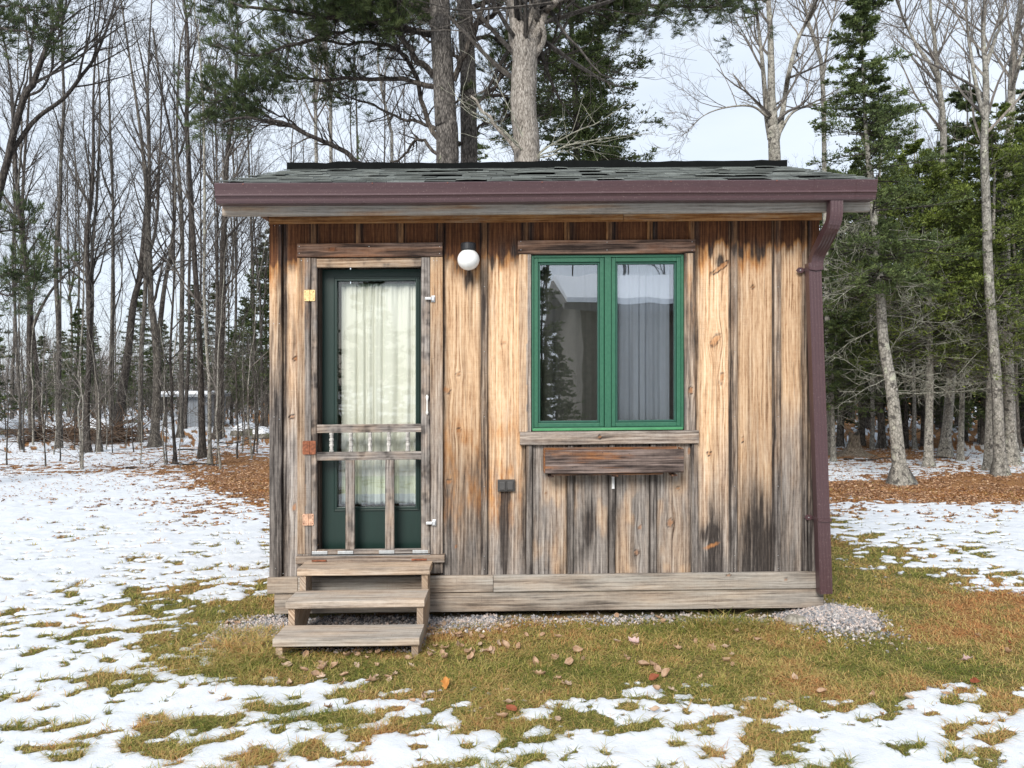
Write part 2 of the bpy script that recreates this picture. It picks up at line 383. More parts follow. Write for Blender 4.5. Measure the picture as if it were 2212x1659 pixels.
def build_ground():
    rs = np.r_[np.linspace(.02, 2.3, 14), 2.4 * 1.0036 ** np.arange(600)]
    rs = np.r_[rs, rs[-1] * 1.06 ** np.arange(1, 64)]
    tf = np.linspace(-42, 42, 840); tb = np.linspace(42, 318, 70)[1:-1]
    th = np.radians(np.r_[tf, tb]); n = len(th); m = len(rs)
    RR, TT = np.meshgrid(rs, th, indexing='ij')
    x = RR * np.sin(TT); y = RR * np.cos(TT)
    bx = bare(x, y); z = ground_h(x, y); far = RR > 200
    g = np.maximum(sm(.20, .08, np.abs(y - 5.06 - .0095 * x)) * sm(-1.95, -1.7, x) * sm(2.4, 2.2, x) * np.where((x > 0) & (x < 1.75), .25, 1) * sm(.25, .5, fbm(x * 5, y * 5, 3, 77) + .25 * sm(0, -1, x) + .1), sm(.9, .55, np.hypot((x - 2.12) / .32, (y - 5.0) / .42)))
    me = bpy.data.meshes.new('ground'); V = np.stack([x, y, z], -1).reshape(-1, 3)
    i = (np.arange(m - 1) * n)[:, None]; j = np.arange(n)[None, :]; j2 = (j + 1) % n
    f = np.stack([i + j, i + n + j, i + n + j2, i + j2], -1).reshape(-1, 4)
    me.vertices.add(len(V)); me.vertices.foreach_set('co', V.astype(np.float32).ravel())
    me.loops.add(f.size); me.loops.foreach_set('vertex_index', f[:, ::-1].astype(np.int32).ravel())
    me.polygons.add(len(f)); me.polygons.foreach_set('loop_start', (np.arange(len(f)) * 4).astype(np.int32)); me.polygons.foreach_set('loop_total', np.full(len(f), 4, np.int32))
    me.polygons.foreach_set('use_smooth', np.ones(len(f), bool)); me.materials.append(GROUND)
    for nm, a in (('bare', bx), ('orange', orange(x, y)), ('gravel', g)):
        at = me.attributes.new(nm, 'FLOAT', 'POINT'); at.data.foreach_set('value', a.astype(np.float32).ravel())
    me.update(calc_edges=True)
    o = bpy.data.objects.new('ground', me); COL.objects.link(o); tag(o, kind='structure')
build_ground()
print('ground', round(time.time() - T0, 1))

# ================================================================ SHED
SY = 5.14
shed = empty('shed', (.22, 6.3, 0.0), 'small weathered board and batten wood shed with green window, dark green door and brown gutter', 'shed')
def P(mb, name, mat=WOOD, parent=None, smooth=False, label=None):
    if mat is WOOD and name in ('front_board', 'end_board', 'bottom_board', 'back_board', 'bracket'): mat = REDW
    if mat is WOOD and name in ('window_head_trim', 'door_head_trim'): mat = BRNW
    if mat is WOOD and name in ('skirt_board', 'foundation_beam', 'fascia_board', 'tread', 'stringer'): mat = LUMBER
    o = mb.build(name, mat, shed if parent is None else parent, smooth=smooth, shear=True, wood=True)
    if label: o['label'] = label
    return o
LONGK = [(1560, 575, 6, 38, 5.0, .9), (1628, 619, 4, 0, 1, .5), (1546, 735, 9, 62, 2.2, .5), (1560, 815, 5, 80, 3, .5), (1538, 1180, 5.5, 22, 4.4, .2), (1533, 980, 5, 0, 1, .9),
         (990, 808, 5, 0, 1.2, .6), (964, 842, 7, -30, 1.6, .6), (991, 930, 5, 0, 1.2, .8), (970, 1040, 6, 10, 1.4, .7), (1040, 870, 3, 0, 1, .5), (985, 1180, 3, 0, 1, .6),
         (1383, 1140, 4.5, 90, 1.5, .9), (1376, 1194, 5.5, 90, 1.5, .8), (1448, 1130, 8, 80, 1.3, .6), (1465, 1055, 4, 0, 1, .7), (1180, 1066, 2.5, 0, 1, 1.2), (1490, 975, 4, 80, 2.4, .3),
         (1760, 782, 3.5, 0, 1.3, .6), (640, 775, 5, 0, 1.8, 1.0), (632, 900, 4, 0, 1.6, 1.0), (1605, 950, 3, 85, 2, 1), (637, 1095, 5, 80, 2.4, .2), (1088, 740, 3, 30, 2, .5), (1700, 700, 2.5, 0, 1, .5)]
edges_ = [613, 680, 776, 867, 953, 1046, 1136, 1143, 1232, 1322, 1411, 1501, 1586, 1680, 1742]
def weather_and_shade(XX, ZZ, sd):
    u = 1106 + XX / SW; v = 829.5 - (ZZ - CAMZ) / SW - 0 * u      # level coordinates of the wall
    s1 = fbm(u / 9 + sd, v / 160, 3, 81); s2 = fbm(u / 28 + sd * 2, v / 70, 3, 83); s3 = vn(u / 3.5, v / 240 + sd, 85)
    bo = (vn(np.full_like(u, sd), u * 0, 87) - .5)
    edge = 548 + 55 * (s1 - .5) + 34 * (s2 - .5) + 20 * bo
    edge = edge + 14 * (u < 1150) - 4 * (u > 1500)
    brown = sm(edge + 14, edge - 16, v)
    smear = np.exp(-((v - edge - 2) / 16) ** 2) * sm(.35, .75, s1) * (.95 - .45 * (u < 900))
    smear = np.maximum(smear, .8 * np.exp(-((u - 1108) / 34) ** 2) * np.exp(-((v - 545) / 30) ** 2) * (s1 * 1.4))
    warm = 1.08 - 1.0 * sm(850, 1230, v + 160 * (s2 - .5) + 140 * bo) + .25 * bo
    warm = np.where(u > 1520, warm + .05, warm)
    warm = np.where((u > 1690) & (u < 1735), warm - .5 * sm(760, 980, v), warm)
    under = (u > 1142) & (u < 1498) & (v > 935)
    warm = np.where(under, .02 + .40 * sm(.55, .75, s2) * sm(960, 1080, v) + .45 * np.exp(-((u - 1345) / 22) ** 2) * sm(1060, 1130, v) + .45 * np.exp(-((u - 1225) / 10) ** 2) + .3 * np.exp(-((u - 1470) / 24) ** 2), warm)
    left = u < 648
    warm = np.where(left, 1.0 - .95 * sm(640, 980, v + 120 * (s2 - .5)), warm)
    brown = np.maximum(brown, .42 * sm(edge + 75, edge + 5, v) * sm(.25, .7, s2))
    eg = np.abs(((u[..., None] - np.array(edges_)[None, None])))
    eg = eg.min(-1)
    dark = .38 * sm(.48, .85, s1) * sm(920, 1180, v)
    dark = np.maximum(dark, .16 * sm(.5, .8, s1) * sm(560, 640, v))
    dark = np.maximum(dark, (.25 + .5 * s1) * sm(15, 6, eg))  # dark gap and shadow along the battens, put into the board colour
    dark = np.maximum(dark, np.where((u > 955) & (u < 1045), .30 * sm(900, 1010, v) * (.5 + s1), 0))
    brown = np.maximum(brown, np.where((u > 955) & (u < 1130) & (v > 860), .26 * sm(860, 960, v) * sm(1190, 1080, v) * sm(.2, .6, s2), 0))
    dark = np.maximum(dark, .22 * sm(.62, .9, s3) * sm(700, 1000, v))
    # black rot rising from the foot of the right-hand boards
    for cu, wu, v0, st in ((1650, 30, 1110, 1.0), (1545, 30, 1150, .85), (1615, 16, 1090, .7), (1700, 18, 1170, .5), (1090, 26, 1120, .25)):
        dark = np.maximum(dark, st * np.exp(-((u - cu) / wu) ** 2) * sm(v0 - 130, v0 + 110, v + 170 * (s1 - .5)) * (.45 + .85 * s1))
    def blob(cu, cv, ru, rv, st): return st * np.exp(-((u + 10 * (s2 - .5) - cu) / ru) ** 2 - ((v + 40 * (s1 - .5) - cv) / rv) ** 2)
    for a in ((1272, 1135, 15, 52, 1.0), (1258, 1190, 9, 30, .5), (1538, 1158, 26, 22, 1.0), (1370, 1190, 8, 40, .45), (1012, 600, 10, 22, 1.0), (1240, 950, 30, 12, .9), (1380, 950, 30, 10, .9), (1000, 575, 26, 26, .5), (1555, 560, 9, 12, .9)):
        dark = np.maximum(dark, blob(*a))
    dark = np.maximum(dark, 1.05 * np.exp(-((u + 14 * (s2 - .5) - 1091) / 11) ** 2) * sm(1052, 1070, v) * (1 - .35 * sm(1180, 1250, v)))
    dark = np.maximum(dark, np.where(left, .55 * sm(.5, .8, s1) * sm(620, 760, v), 0))
    dark = np.maximum(dark, smear)
    return np.stack([np.clip(warm, 0, 1.1), np.clip(dark, 0, 1.1), np.clip(brown, 0, 1), np.zeros_like(u)], -1)
ZT = 2.74; ZSK = .28; ZS2 = .173; ZF = .04
BT = [680, 776, 867, 953, 1046, 1136, 1225, 1315, 1404, 1494, 1586, 1680]
# boards behind the battens, cut round the door and the window (u0,u1,v_top,v_bottom; None = full)
zt, zb = ZT, ZSK - .03
edges = [613] + BT + [1742]
wall = MB()
for a, bq in zip(edges[:-1], edges[1:]):
    spans = [(zt, zb)]
    if a >= 675 and bq <= 955: spans = [(zt, zv(548))]                              # over the door
    if a >= 1130 and bq <= 1500: spans = [(zt, zv(545)), (zv(936), zb)]              # over and under the window
    for s0, s1 in spans:
        x0, x1 = X(a), X(bq)
        kk = [k for k in LONGK if x0 - .02 < X(k[0]) < x1 + .02 and s1 < Z(k[0], k[1]) < s0]
        if a == 613: x1 = X(652)
        if a == 613: wood_grid(wall, X(652), X(680), zv(548), zt, SY, .02, wfn=weather_and_shade)
        if a == 953: x0 = X(950)
        wood_grid(wall, x0 + .0015, x1 - .0015, s1, s0, SY + .003 * vn(a * 1.3, 0, 3), .02, wfn=weather_and_shade, knots=kk)
P(wall, 'board_wall', label='front wall of upright boards, honey coloured above and grey and black stained below')
def batten(u0, u1, z0, z1, y=SY - .019, wf=None, wd=None, name='batten', kn=()):
    m = MB()
    wood_grid(m, X(u0), X(u1), z0, z1, y, .02, wfn=wf, wd=wd or (.5, .1, 0, 0), wob=.003, res=.009, knots=kn)
    return P(m, name)
def wbat(off=0.0, dk=0.0):
    def f(XX, ZZ, sd):
        W = weather_and_shade(XX, ZZ, sd); W[..., 0] = W[..., 0] * .75 + off; W[..., 2] *= .62; W[..., 1] = np.maximum(W[..., 1] * .8, dk + .35 * sm(.5, .8, fbm(XX * 30 + sd, ZZ * 2, 2, 4)) * sm(2.4, 2.0, ZZ)); return W
    return f
for u in BT:
    top, bot = ZT, ZSK
    sx = lambda v: zv(v)
    if 675 <= u <= 955: batten(u - 5.5, u + 5.5, zv(530), top, wf=wbat()); continue
    if 1130 <= u <= 1500:
        batten(u - 6, u + 6, zv(522), top, wf=wbat())
        batten(u - 6 + 7, u + 6 + 7, bot, zv(957), wf=wbat(-.3)); continue
    batten(u - 6.5, u + 6.5, bot, top, wf=wbat(-.25, .30 if u > 1500 else .35))
    if u > 1500: batten(u - 11, u - 6.8, bot, top, y=SY - .006, wf=wbat(-.1, .55))
def cbl(XX, ZZ, sd):
    W = weather_and_shade(XX, ZZ, sd); W[..., 0] -= .2 * sm(1.9, 1.2, ZZ); W[..., 1] = np.maximum(W[..., 1], .62 * sm(2.0, 1.3, ZZ) * fbm(XX * 30, ZZ * 1.4, 2, 8) * 1.6); return W
m = MB(); wood_grid(m, X(585.5), X(611.5), ZSK - .04, ZT, SY - .022, .03, wfn=cbl, res=.009, wob=.004); P(m, 'corner_board', label='grey and honey streaked corner board beside the door')
m = MB(); wood_grid(m, X(1747), X(1770), ZSK, ZT, SY - .022, .03, wfn=cbl, res=.009); P(m, 'corner_board')
batten(1735, 1745.5, ZSK, ZT, y=SY - .012, wf=wbat(-.3, .3))
# side and back walls, floor
def side(x, name):
    m = MB()
    yy = np.linspace(SY + .02, SY + 2.42, 10)
    for a, c in zip(yy[:-1], yy[1:]):
        ridge = lambda y: 2.72 + .333 * (1.22 - abs(y - SY - 1.22))
        s = 1 if x > 0 else -1
        V = np.array([[x, a + .002, zb], [x, c - .002, zb], [x, c - .002, ridge(c)], [x, a + .002, ridge(a)]])
        V2 = V - np.array([s * .02, 0, 0]); sd = nseed()
        VV = np.r_[V, V2]; g = np.c_[VV[:, 1], VV[:, 2], np.full(8, sd)]
        m.add(VV, np.array([[0, 1, 2, 3], [7, 6, 5, 4], [0, 3, 7, 4], [1, 5, 6, 2], [0, 4, 5, 1], [3, 2, 6, 7]]), wd=(.45, .25, .1, 0), gc=g)
        box_y = c
        wbox(m, x + s * .001, x + s * .018, box_y - .018, box_y + .018, zb, ridge(c) - .02, 'z', (.4, .3, .1, 0))
    return P(m, name)
side(X(1770) - .002, 'side_wall'); side(X(585.5) + .002, 'side_wall')
m = MB()
xs = np.linspace(X(585.5) + .03, X(1770) - .03, 14)
for a, c in zip(xs[:-1], xs[1:]): wbox(m, a + .001, c - .001, SY + 2.42, SY + 2.44, zb, 2.72, 'z', (.5, .2, .1, 0))
P(m, 'back_wall')
m = MB(); wbox(m, X(590), X(1765), SY + .03, SY + 2.4, .2, .24, 'x', (.5, .2, .6, 0)); P(m, 'floor')
# skirt boards, foundation beam
def hb(name, u0, u1, z0, z1, y, wd, th=.035, kn=(), wfn=None, label=None):
    m = MB(); wood_grid(m, X(u0), X(u1), z0, z1, y, th, 'h', wd=wd, knots=kn, wfn=wfn, res=.010); return P(m, name, label=label)
def skw(XX, ZZ, sd):
    s = fbm(XX * 2 + sd, ZZ * 25, 3, 5); return np.stack([.10 + .3 * (s - .5), .06 + .25 * sm(.55, .8, s), 0 * s, 0 * s], -1)
hb('skirt_board', 583, 648, ZS2 + .005, ZSK + .003, SY - .045, (.35, .1, 0, 0))
hb('skirt_board', 648.6, 1065.6, ZS2, ZSK, SY - .044, (.3, .1, 0, 0), wfn=skw)
hb('skirt_board', 1066.4, 1771, ZS2, ZSK, SY - .046, (.3, .1, 0, 0), kn=[(1695, 1250, 4, 0, 1, .6), (1570, 1240, 4, 0, 1.6, .5)], wfn=skw)
hb('foundation_beam', 597, 1778, ZF, ZS2 - .003, SY - .030, (.42, .08, 0, 0), th=.09, wfn=lambda a, c, s: skw(a, c, s) + np.array([.18, .16, 0, 0]) * (.4 + .6 * sm(1.4, 0, a)[..., None]))
# frieze
frw = lambda XX, ZZ, sd: np.stack([.9 + 0 * XX, .12 * fbm(XX * 3, ZZ * 20, 2, 3), .38 + .5 * (fbm(XX * 1.1 + 5, ZZ * 9, 3, 13) - .3), 0 * XX], -1)
hb('frieze_board', 587, 1345, zv(482), 2.76, SY - .040, (0, 0, 0, 0), th=.02, wfn=frw)
hb('frieze_board', 1345.8, 1773, zv(482), 2.76, SY - .042, (0, 0, 0, 0), th=.02, wfn=frw)
# fascia behind the gutter
DF = 4.86
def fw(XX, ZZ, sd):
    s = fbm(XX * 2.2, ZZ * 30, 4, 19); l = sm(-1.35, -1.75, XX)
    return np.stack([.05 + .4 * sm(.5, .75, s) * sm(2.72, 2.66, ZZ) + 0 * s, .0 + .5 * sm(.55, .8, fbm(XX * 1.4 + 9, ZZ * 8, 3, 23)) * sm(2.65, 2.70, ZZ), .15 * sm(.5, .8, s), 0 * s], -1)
m = MB(); wood_grid(m, X(482, DF), X(1883, DF), zv(461.5, DF), zv(412, DF), DF, .035, 'h', wfn=fw, res=.011,
                    knots=[(917, 452, 5, 85, 1.8, .9)]); P(m, 'fascia_board', label='weathered pale grey fascia board below the gutter')
m = MB()
for k in range(7):
    xx = X(482, DF) + .12 + k * .63
    wbox(m, xx, xx + .04, DF + .036, SY + 1.2, 2.70, 2.74, 'y', (.6, .2, .7, 0))
wbox(m, X(482, DF) + .01, X(1883, DF) - .01, DF + .036, SY + .02, 2.765, 2.775, 'x', (.7, .1, .7, 0))
P(m, 'soffit')
# rake boards
def ridge_z(y): return 2.81 + .333 * (y - 4.79)
RX0, RX1 = -1.836, 2.262; RY = 6.42
for x in (RX0 + .01, RX1 - .03):
    for sgn in (0, 1):
        m = MB()
        f = (lambda y: y) if not sgn else (lambda y: 2 * RY - y)
        poly = [(f(4.90), ridge_z(4.90) - .13), (f(RY), ridge_z(RY) - .13), (f(RY), ridge_z(RY) - .025), (f(4.90), ridge_z(4.90) - .025)]
        prism(m, poly if not sgn else poly[::-1], x, x + .022, wd=(.2, .3, .2, 0)); P(m, 'rake_board')
# roof
sh = NT('shingle'); oc = sh.obj(); t = sh.attr('tint'); sn = sh.noise(oc, 260, 3, .7); sl = sh.noise(oc, 6, 3)
c = sh.ramp(sh.math('ADD', sh.math('MULTIPLY', t, .7), sh.math('MULTIPLY', sl, .3)), [(.15, (.05, .054, .051)), (.5, (.125, .138, .130)), (.9, (.25, .27, .255))])
c = sh.mix(sh.mr(sn, .4, .62, 0, .6), c, (.05, .06, .055))
SHING = sh.bsdf(c, .9, bump=sn, bstr=.6, bdist=.004)
roof = MB(); rg = np.random.default_rng(11)
V = []
prism(roof, [(4.80, ridge_z(4.80) - .022), (RY, ridge_z(RY) - .022), (RY, ridge_z(RY) - .004), (4.80, ridge_z(4.80) - .004)], RX0 + .004, RX1 - .004, tint=.1)
prism(roof, [(2 * RY - 4.80, ridge_z(4.80) - .022), (2 * RY - 4.80, ridge_z(4.80) - .004), (RY + .001, ridge_z(RY) - .004), (RY + .001, ridge_z(RY) - .022)], RX0 + .004, RX1 - .004, tint=.1)
for sgn in (0, 1):
    for k in range(13):
        y0 = 4.775 + k * .1285; x = RX0 - rg.uniform(0, .2)
        while x < RX1:
            wl = rg.uniform(.10, .30); xa = max(x + .002, RX0); xb = min(x + wl - .002, RX1); x += wl
            if xb - xa < .02: continue
            lift = rg.uniform(.003, .009) * (1 + 1.2 * (rg.random() < .25)); th = .006; yf = y0 + rg.uniform(-.004, .008); yb = min(y0 + .17, RY)
            n = 4; X4 = np.linspace(xa, xb, n); cur = lift + .004 * rg.random() * np.sin(np.linspace(0, math.pi, n)) + rg.uniform(-.002, .002) * np.linspace(-1, 1, n)
            A = np.c_[X4, np.full(n, yf), ridge_z(yf) + cur + .004]; B = np.c_[X4, np.full(n, yb), np.full(n, ridge_z(yb) + .003)]
            A2 = A - [0, 0, th]; VV = np.r_[A, B, A2, B - [0, 0, .002]]
            if sgn: VV[:, 1] = 2 * RY - VV[:, 1]
            i = np.arange(n - 1)
            fa = np.r_[np.c_[i, i + 1, i + n + 1, i + n], np.c_[i + 2 * n, i + 1 + 2 * n, i + 1, i], np.array([[0, n, 3 * n, 2 * n], [n - 1, 3 * n - 1, 4 * n - 1, 2 * n - 1]])]
            roof.add(VV, fa, tint=np.clip(rg.normal(.48, .24), 0, 1))
P(roof, 'roof', SHING, label='low roof of lifted grey green asphalt shingles')
m = MB()
BLACK = simple('black_ridge_vent', (.008, .009, .009), .9, **{'Specular IOR Level': .05})
n = 40; xs = np.linspace(RX0 + .005, RX1 - .01, n); dz = .006 * np.sin(xs * 3) + .004 * np.random.default_rng(2).normal(size=n)
for sg in (-1, 1):
    pr = [(RY + sg * .15, ridge_z(RY) - .048), (RY + sg * .152, ridge_z(RY) + .010), (RY, ridge_z(RY) + .036), (RY, ridge_z(RY) + .003)]
    VV = np.concatenate([np.c_[xs, np.full(n, p[0]), p[1] + dz] for p in pr]); i = np.arange(n - 1)
    fa = np.concatenate([np.c_[i + a * n, i + 1 + a * n, i + 1 + c * n, i + c * n] for a, c in ((0, 1), (1, 2), (2, 3), (3, 0))] + [np.array([[0, n, 2 * n, 3 * n], [n - 1, 2 * n - 1, 3 * n - 1, 4 * n - 1]])])
    m.add(VV, fa)
P(m, 'ridge_vent', BLACK)
# gutter: ogee profile
GUT = NT('brown_gutter_paint'); gn = GUT.noise(GUT.map(GUT.obj(), (3, 30, 30)), 4, 4); gs = GUT.noise(GUT.obj(), 120, 2)
GUTM = GUT.bsdf(GUT.mix(GUT.mr(gs, .62, .72, 0, .35), GUT.mix(gn, (.056, .028, .031), (.082, .044, .048)), (.28, .22, .2)), .36, bump=gn, bstr=.1, bdist=.003)
g0 = 4.735
pr = [(g0 + .115, 2.795), (g0 + .115, 2.682), (g0 + .030, 2.680), (g0 + .024, 2.692), (g0 + .022, 2.706), (g0 + .014, 2.716), (g0 + .006, 2.722), (g0 + .012, 2.734), (g0 + .008, 2.758), (g0 + .002, 2.776),
      (g0, 2.782), (g0 - .003, 2.794), (g0 + .004, 2.799), (g0 + .014, 2.797), (g0 + .014, 2.790), (g0 + .008, 2.789), (g0 + .014, 2.760), (g0 + .018, 2.730), (g0 + .03, 2.715), (g0 + .032, 2.684), (g0 + .112, 2.686), (g0 + .112, 2.795)]
GX0, GX1 = X(467.5, 4.75), X(1897, 4.75)
def gut(x0, x1, off=0.0, name='gutter'):
    m = MB(); n = len(pr); Pq = np.array(pr)
    Pq = Pq + off * np.array([[-1, 0]]) * (np.arange(n) < 14)[:, None]
    ns = max(2, int((x1 - x0) / .1)); xx = np.linspace(x0, x1, ns)
    VV = np.concatenate([np.c_[np.full(n, x), Pq[:, 0] + .0015 * math.sin(x * 5), Pq[:, 1] + .0015 * math.sin(x * 2.3)] for x in xx])
    i = (np.arange(ns - 1) * n)[:, None]; j = np.arange(n)[None, :]; j2 = (j + 1) % n
    fa = np.stack([i + j, i + j2, i + n + j2, i + n + j], -1).reshape(-1, 4)
    m.add(VV, fa); return m
g = gut(GX0, GX1)
for xe in (GX0, GX1 - .002):
    prism(g, [(a, c) for a, c in pr[:13]], xe - .001, xe + .003)
gutter = P(g, 'gutter', GUTM, label='mauve brown metal gutter along the eave')
for (a, c) in ((1530, 1536), (1760, 1766), (1852, 1859)):
    m = gut(X(a, 4.75), X(c, 4.75), .003); P(m, 'gutter_joint', GUTM, gutter)
m = MB()
RSC = simple('rust_screw', (.18, .05, .03), .6)
for u in (527, 805, 967, 1171, 1450, 1680):
    m = MB(); lathe(m, [(.004, 0), (.004, .004), (.002, .006)], (X(u, 4.73), g0 - .008, 2.790), 'y', 8); P(m, 'gutter_screw', RSC, gutter)
# downspout
def smooth_path2(pts, n):
    P_ = np.asarray(pts, float); L_ = np.r_[0, np.cumsum(np.linalg.norm(np.diff(P_, axis=0), axis=1))]; t = np.linspace(0, L_[-1], n)
    Q = np.c_[[np.interp(t, L_, P_[:, k]) for k in range(3)]].T
    for _ in range(3): Q[1:-1] = (Q[:-2] + 2 * Q[1:-1] + Q[2:]) / 4
    return Q
def rect_tube(mb, path, wds, dep):
    """path of (x,y,z) centres in a mostly vertical run; ribbed rectangular section"""
    Pt = np.array(path, float); n = len(Pt)
    base = []
    k = 9
    for i in range(k):
        t = i / (k - 1); base.append((-.5 + t, -.5 + (.03 if i % 2 else 0)))
    base += [(.5, .5), (-.5, .5)]
    Bq = np.array(base); q = len(Bq)
    VV = []
    for i in range(n):
        t = Pt[min(i + 1, n - 1)] - Pt[max(i - 1, 0)]; t /= np.linalg.norm(t)
        ax = np.cross(t, [0, 1, 0]); ax = ax / np.linalg.norm(ax); ax = ax if ax[0] > 0 else -ax
        ay = np.cross(t, ax); ay = ay if ay[1] > 0 else -ay
        VV.append(Pt[i] + Bq[:, :1] * wds * ax + Bq[:, 1:] * dep * ay)
    VV = np.concatenate(VV); i = (np.arange(n - 1) * q)[:, None]; j = np.arange(q)[None, :]; j2 = (j + 1) % q
    mb.add(VV, [np.stack([i + j, i + j2, i + q + j2, i + q + j], -1).reshape(-1, 4), np.arange(q)[None], (np.arange(q) + (n - 1) * q)[None]])
m = MB()
ya, yb = 4.80, 5.055
x1 = X(1797, 4.78); x2 = X(1763, 5.02); x3 = X(1787.5, 5.02)
def zz(v, D, u): return Z(u, v, D)
path = [(X(1806, 4.80), ya, 2.70)] + [(X(u, D), D, Z(u, v, D)) for u, v, D in ((1806, 450, 4.80), (1806, 468, 4.80), (1803, 481, 4.812), (1795, 496, 4.85), (1778, 530, 4.98), (1768, 548, 5.035), (1764, 562, yb), (1763, 582, yb))]
path = [path[0]] + list(map(tuple, smooth_path2(path[1:], 22)))
rect_tube(m, path, .079, .062)
down = P(m, 'downspout', GUTM, label='brown metal downspout at the right corner')
m = MB(); rect_tube(m, [(x2 + .0, yb, zz(566, 5.02, 1763)), (x3, yb - .005, zz(1285, 5.02, 1787))], .083, .066); P(m, 'straight_pipe', GUTM, down)
m = MB()
for (uc, vc) in ((1765, 577), (1783.5, 1125)):
    xc = X(uc, 5.02); zc = Z(uc, vc, 5.0); yq = yb - .044
    prism(m, [(xc - .045, zc - .010), (xc, zc - .017), (xc + .045, zc - .010), (xc + .045, zc + .010), (xc, zc + .003), (xc - .045, zc + .010)], yq, yq + .004, axis='y')
    xl = xc - .068
    prism(m, [(xl - .028, zc), (xl - .012, zc - .018), (xl + .012, zc - .018), (xl + .03, zc - .006), (xl + .03, zc + .006), (xl + .012, zc + .018), (xl - .012, zc + .018)], SY - .028, SY - .022, axis='y')
    box(m, xl + .02, xl + .03, yb - .03, SY - .022, zc - .009, zc + .009)
    P(m, 'pipe_strap', GUTM, down); m2 = MB()
    lathe(m2, [(.005, 0), (.004, .003)], (xl, SY - .031, zc), 'y', 8); P(m2, 'screw', simple('zinc', (.6, .6, .6), .4, .8), down); m = MB()
# ---------------------------------------------------------------- window
GREEN = NT('green_window_paint'); a1 = GREEN.noise(GREEN.obj(), 3, 2); a2 = GREEN.noise(GREEN.obj(), 60, 3)
zc = GREEN.n('SeparateXYZ', {'Vector': GREEN.obj()}, out=2)
GREENM = GREEN.bsdf(GREEN.mix(GREEN.mr(a2, .3, .7, 0, .4), GREEN.mix(a1, (.012, .080, .045), (.022, .118, .062)), (.05, .17, .10)), .42, bump=a2, bstr=.08)
def glass(name, refl, tint=(1, 1, 1), wav=.0):
    m = NT(name)
    lw = m.n('LayerWeight', {'Blend': .25}, out='Fresnel')
    n1 = m.n('Bump', {'Height': m.noise(m.obj(), 1.6, 2), 'Strength': .3, 'Distance': wav})
    gl = m.n('BsdfGlossy', {'Color': (.95, .97, 1, 1), 'Roughness': .006, 'Normal': n1}); tr = m.n('BsdfTransparent', {'Color': (*tint, 1)})
    mx = m.n('MixShader', {0: m.math('MAXIMUM', lw, refl), 1: tr, 2: gl}); m.t.links.new(mx, m.out.inputs[0]); return m.m
GLASSW = glass('window_glass', .24, (.92, .94, .96), .006); GLASSD = glass('door_glass', .06, (.97, .98, .97), .004)
m = MB()
def ring(mb, u0, u1, v0, v1, wpx, y0, y1, **k):
    """rectangular ring frame of four members butted end to end"""
    a, c, d, e = X(u0), X(u1), zv(v1), zv(v0); q = wpx * SW
    box(mb, a, a + q, y0, y1, d, e, **k); box(mb, c - q, c, y0, y1, d, e, **k)
    box(mb, a + q, c - q, y0, y1, d, d + q, **k); box(mb, a + q, c - q, y0, y1, e - q, e, **k)
SV = SH * (1310 - 1106)                       # level offset of the window
v0, v1 = 550.5 + SV, 928 + SV
ring(m, 1147.5, 1477, v0, v1, 5.5, SY - .012, SY + .10)
box(m, X(1306), X(1320), SY - .014, SY + .10, zv(v1) + 5.5 * SW, zv(v0) - 5.5 * SW)
win = bevel(P(m, 'window', GREENM, label='green double casement window'), .003)
m = MB(); box(m, X(1150), X(1475), SY - .020, SY - .0125, zv(v1) - .004, zv(v1) + .012); bevel(P(m, 'window_sill', simple('sill_green', (.06, .24, .10), .45), win), .002)
for (a, c) in ((1153.5, 1305), (1321, 1471.5)):
    m = MB(); ring(m, a, c, v0 + 6, v1 - 6, 9, SY - .006, SY + .05)
    s_ = bevel(P(m, 'casement_sash', GREENM, win), .004)
    m = MB(); ring(m, a + 9.3, c - 9.3, v0 + 15.3, v1 - 15.3, 4.3, SY + .006, SY + .05)
    bevel(P(m, 'glazing_bead', simple('dark_green_bead', (.01, .07, .045), .5), win), .002)
    m = MB(); box(m, X(a + 12), X(c - 12), SY + .022, SY + .026, zv(v1 - 18), zv(v0 + 18)); P(m, 'pane', GLASSW, win)
def trimw(warm0, warm1, dk=.1, split=None):
    def f(XX, ZZ, sd):
        s = fbm(XX * 30 + sd, ZZ * 1.5, 3, 7); s2 = fbm(XX * 6 + sd, ZZ * 2.3, 3, 9); t = sm(zv(560), zv(1000), ZZ)
        warm = warm0 + (warm1 - warm0) * t + .5 * (s2 - .5)
        if split is not None:
            wl = X(split) + .012 * (fbm(ZZ * 3 + sd, ZZ * 0, 3, 5) - .5)
            warm = np.where(XX > wl, warm * .1, warm + .1)
        return np.stack([np.clip(warm, 0, 1.1), dk + .4 * sm(.5, .75, s), .15 * sm(.5, .7, s2) * (1 - t), 0 * s], -1)
    return f
hw = lambda XX, ZZ, sd: np.stack([.18 + 2.0 * (fbm(XX * 1.8 + sd, ZZ * 18, 3, 3) - .45), .12 + .4 * sm(.45, .7, fbm(XX * 3, ZZ * 40 + sd, 3, 6)), .12 * sm(.3, .7, fbm(XX * 2, ZZ * 5, 2, 8)), 0 * XX], -1)
hb('window_head_trim', 1118.5, 1500.5, Z(1310, 548.5), Z(1310, 520), SY - .038, 0, th=.036, wfn=hw)
hb('window_sill_trim', 1123, 1508, Z(1315, 959), Z(1315, 931), SY - .036, 0, th=.034, kn=[(1295, 943, 4, 0, 1.2, .8)], wfn=lambda a, c, s: np.stack([.12 + .3 * (fbm(a * 2, c * 20, 3, 3) - .4), .12 + .35 * sm(.5, .8, fbm(a * 3, c * 30, 3, 8)), 0 * a, 0 * a], -1))
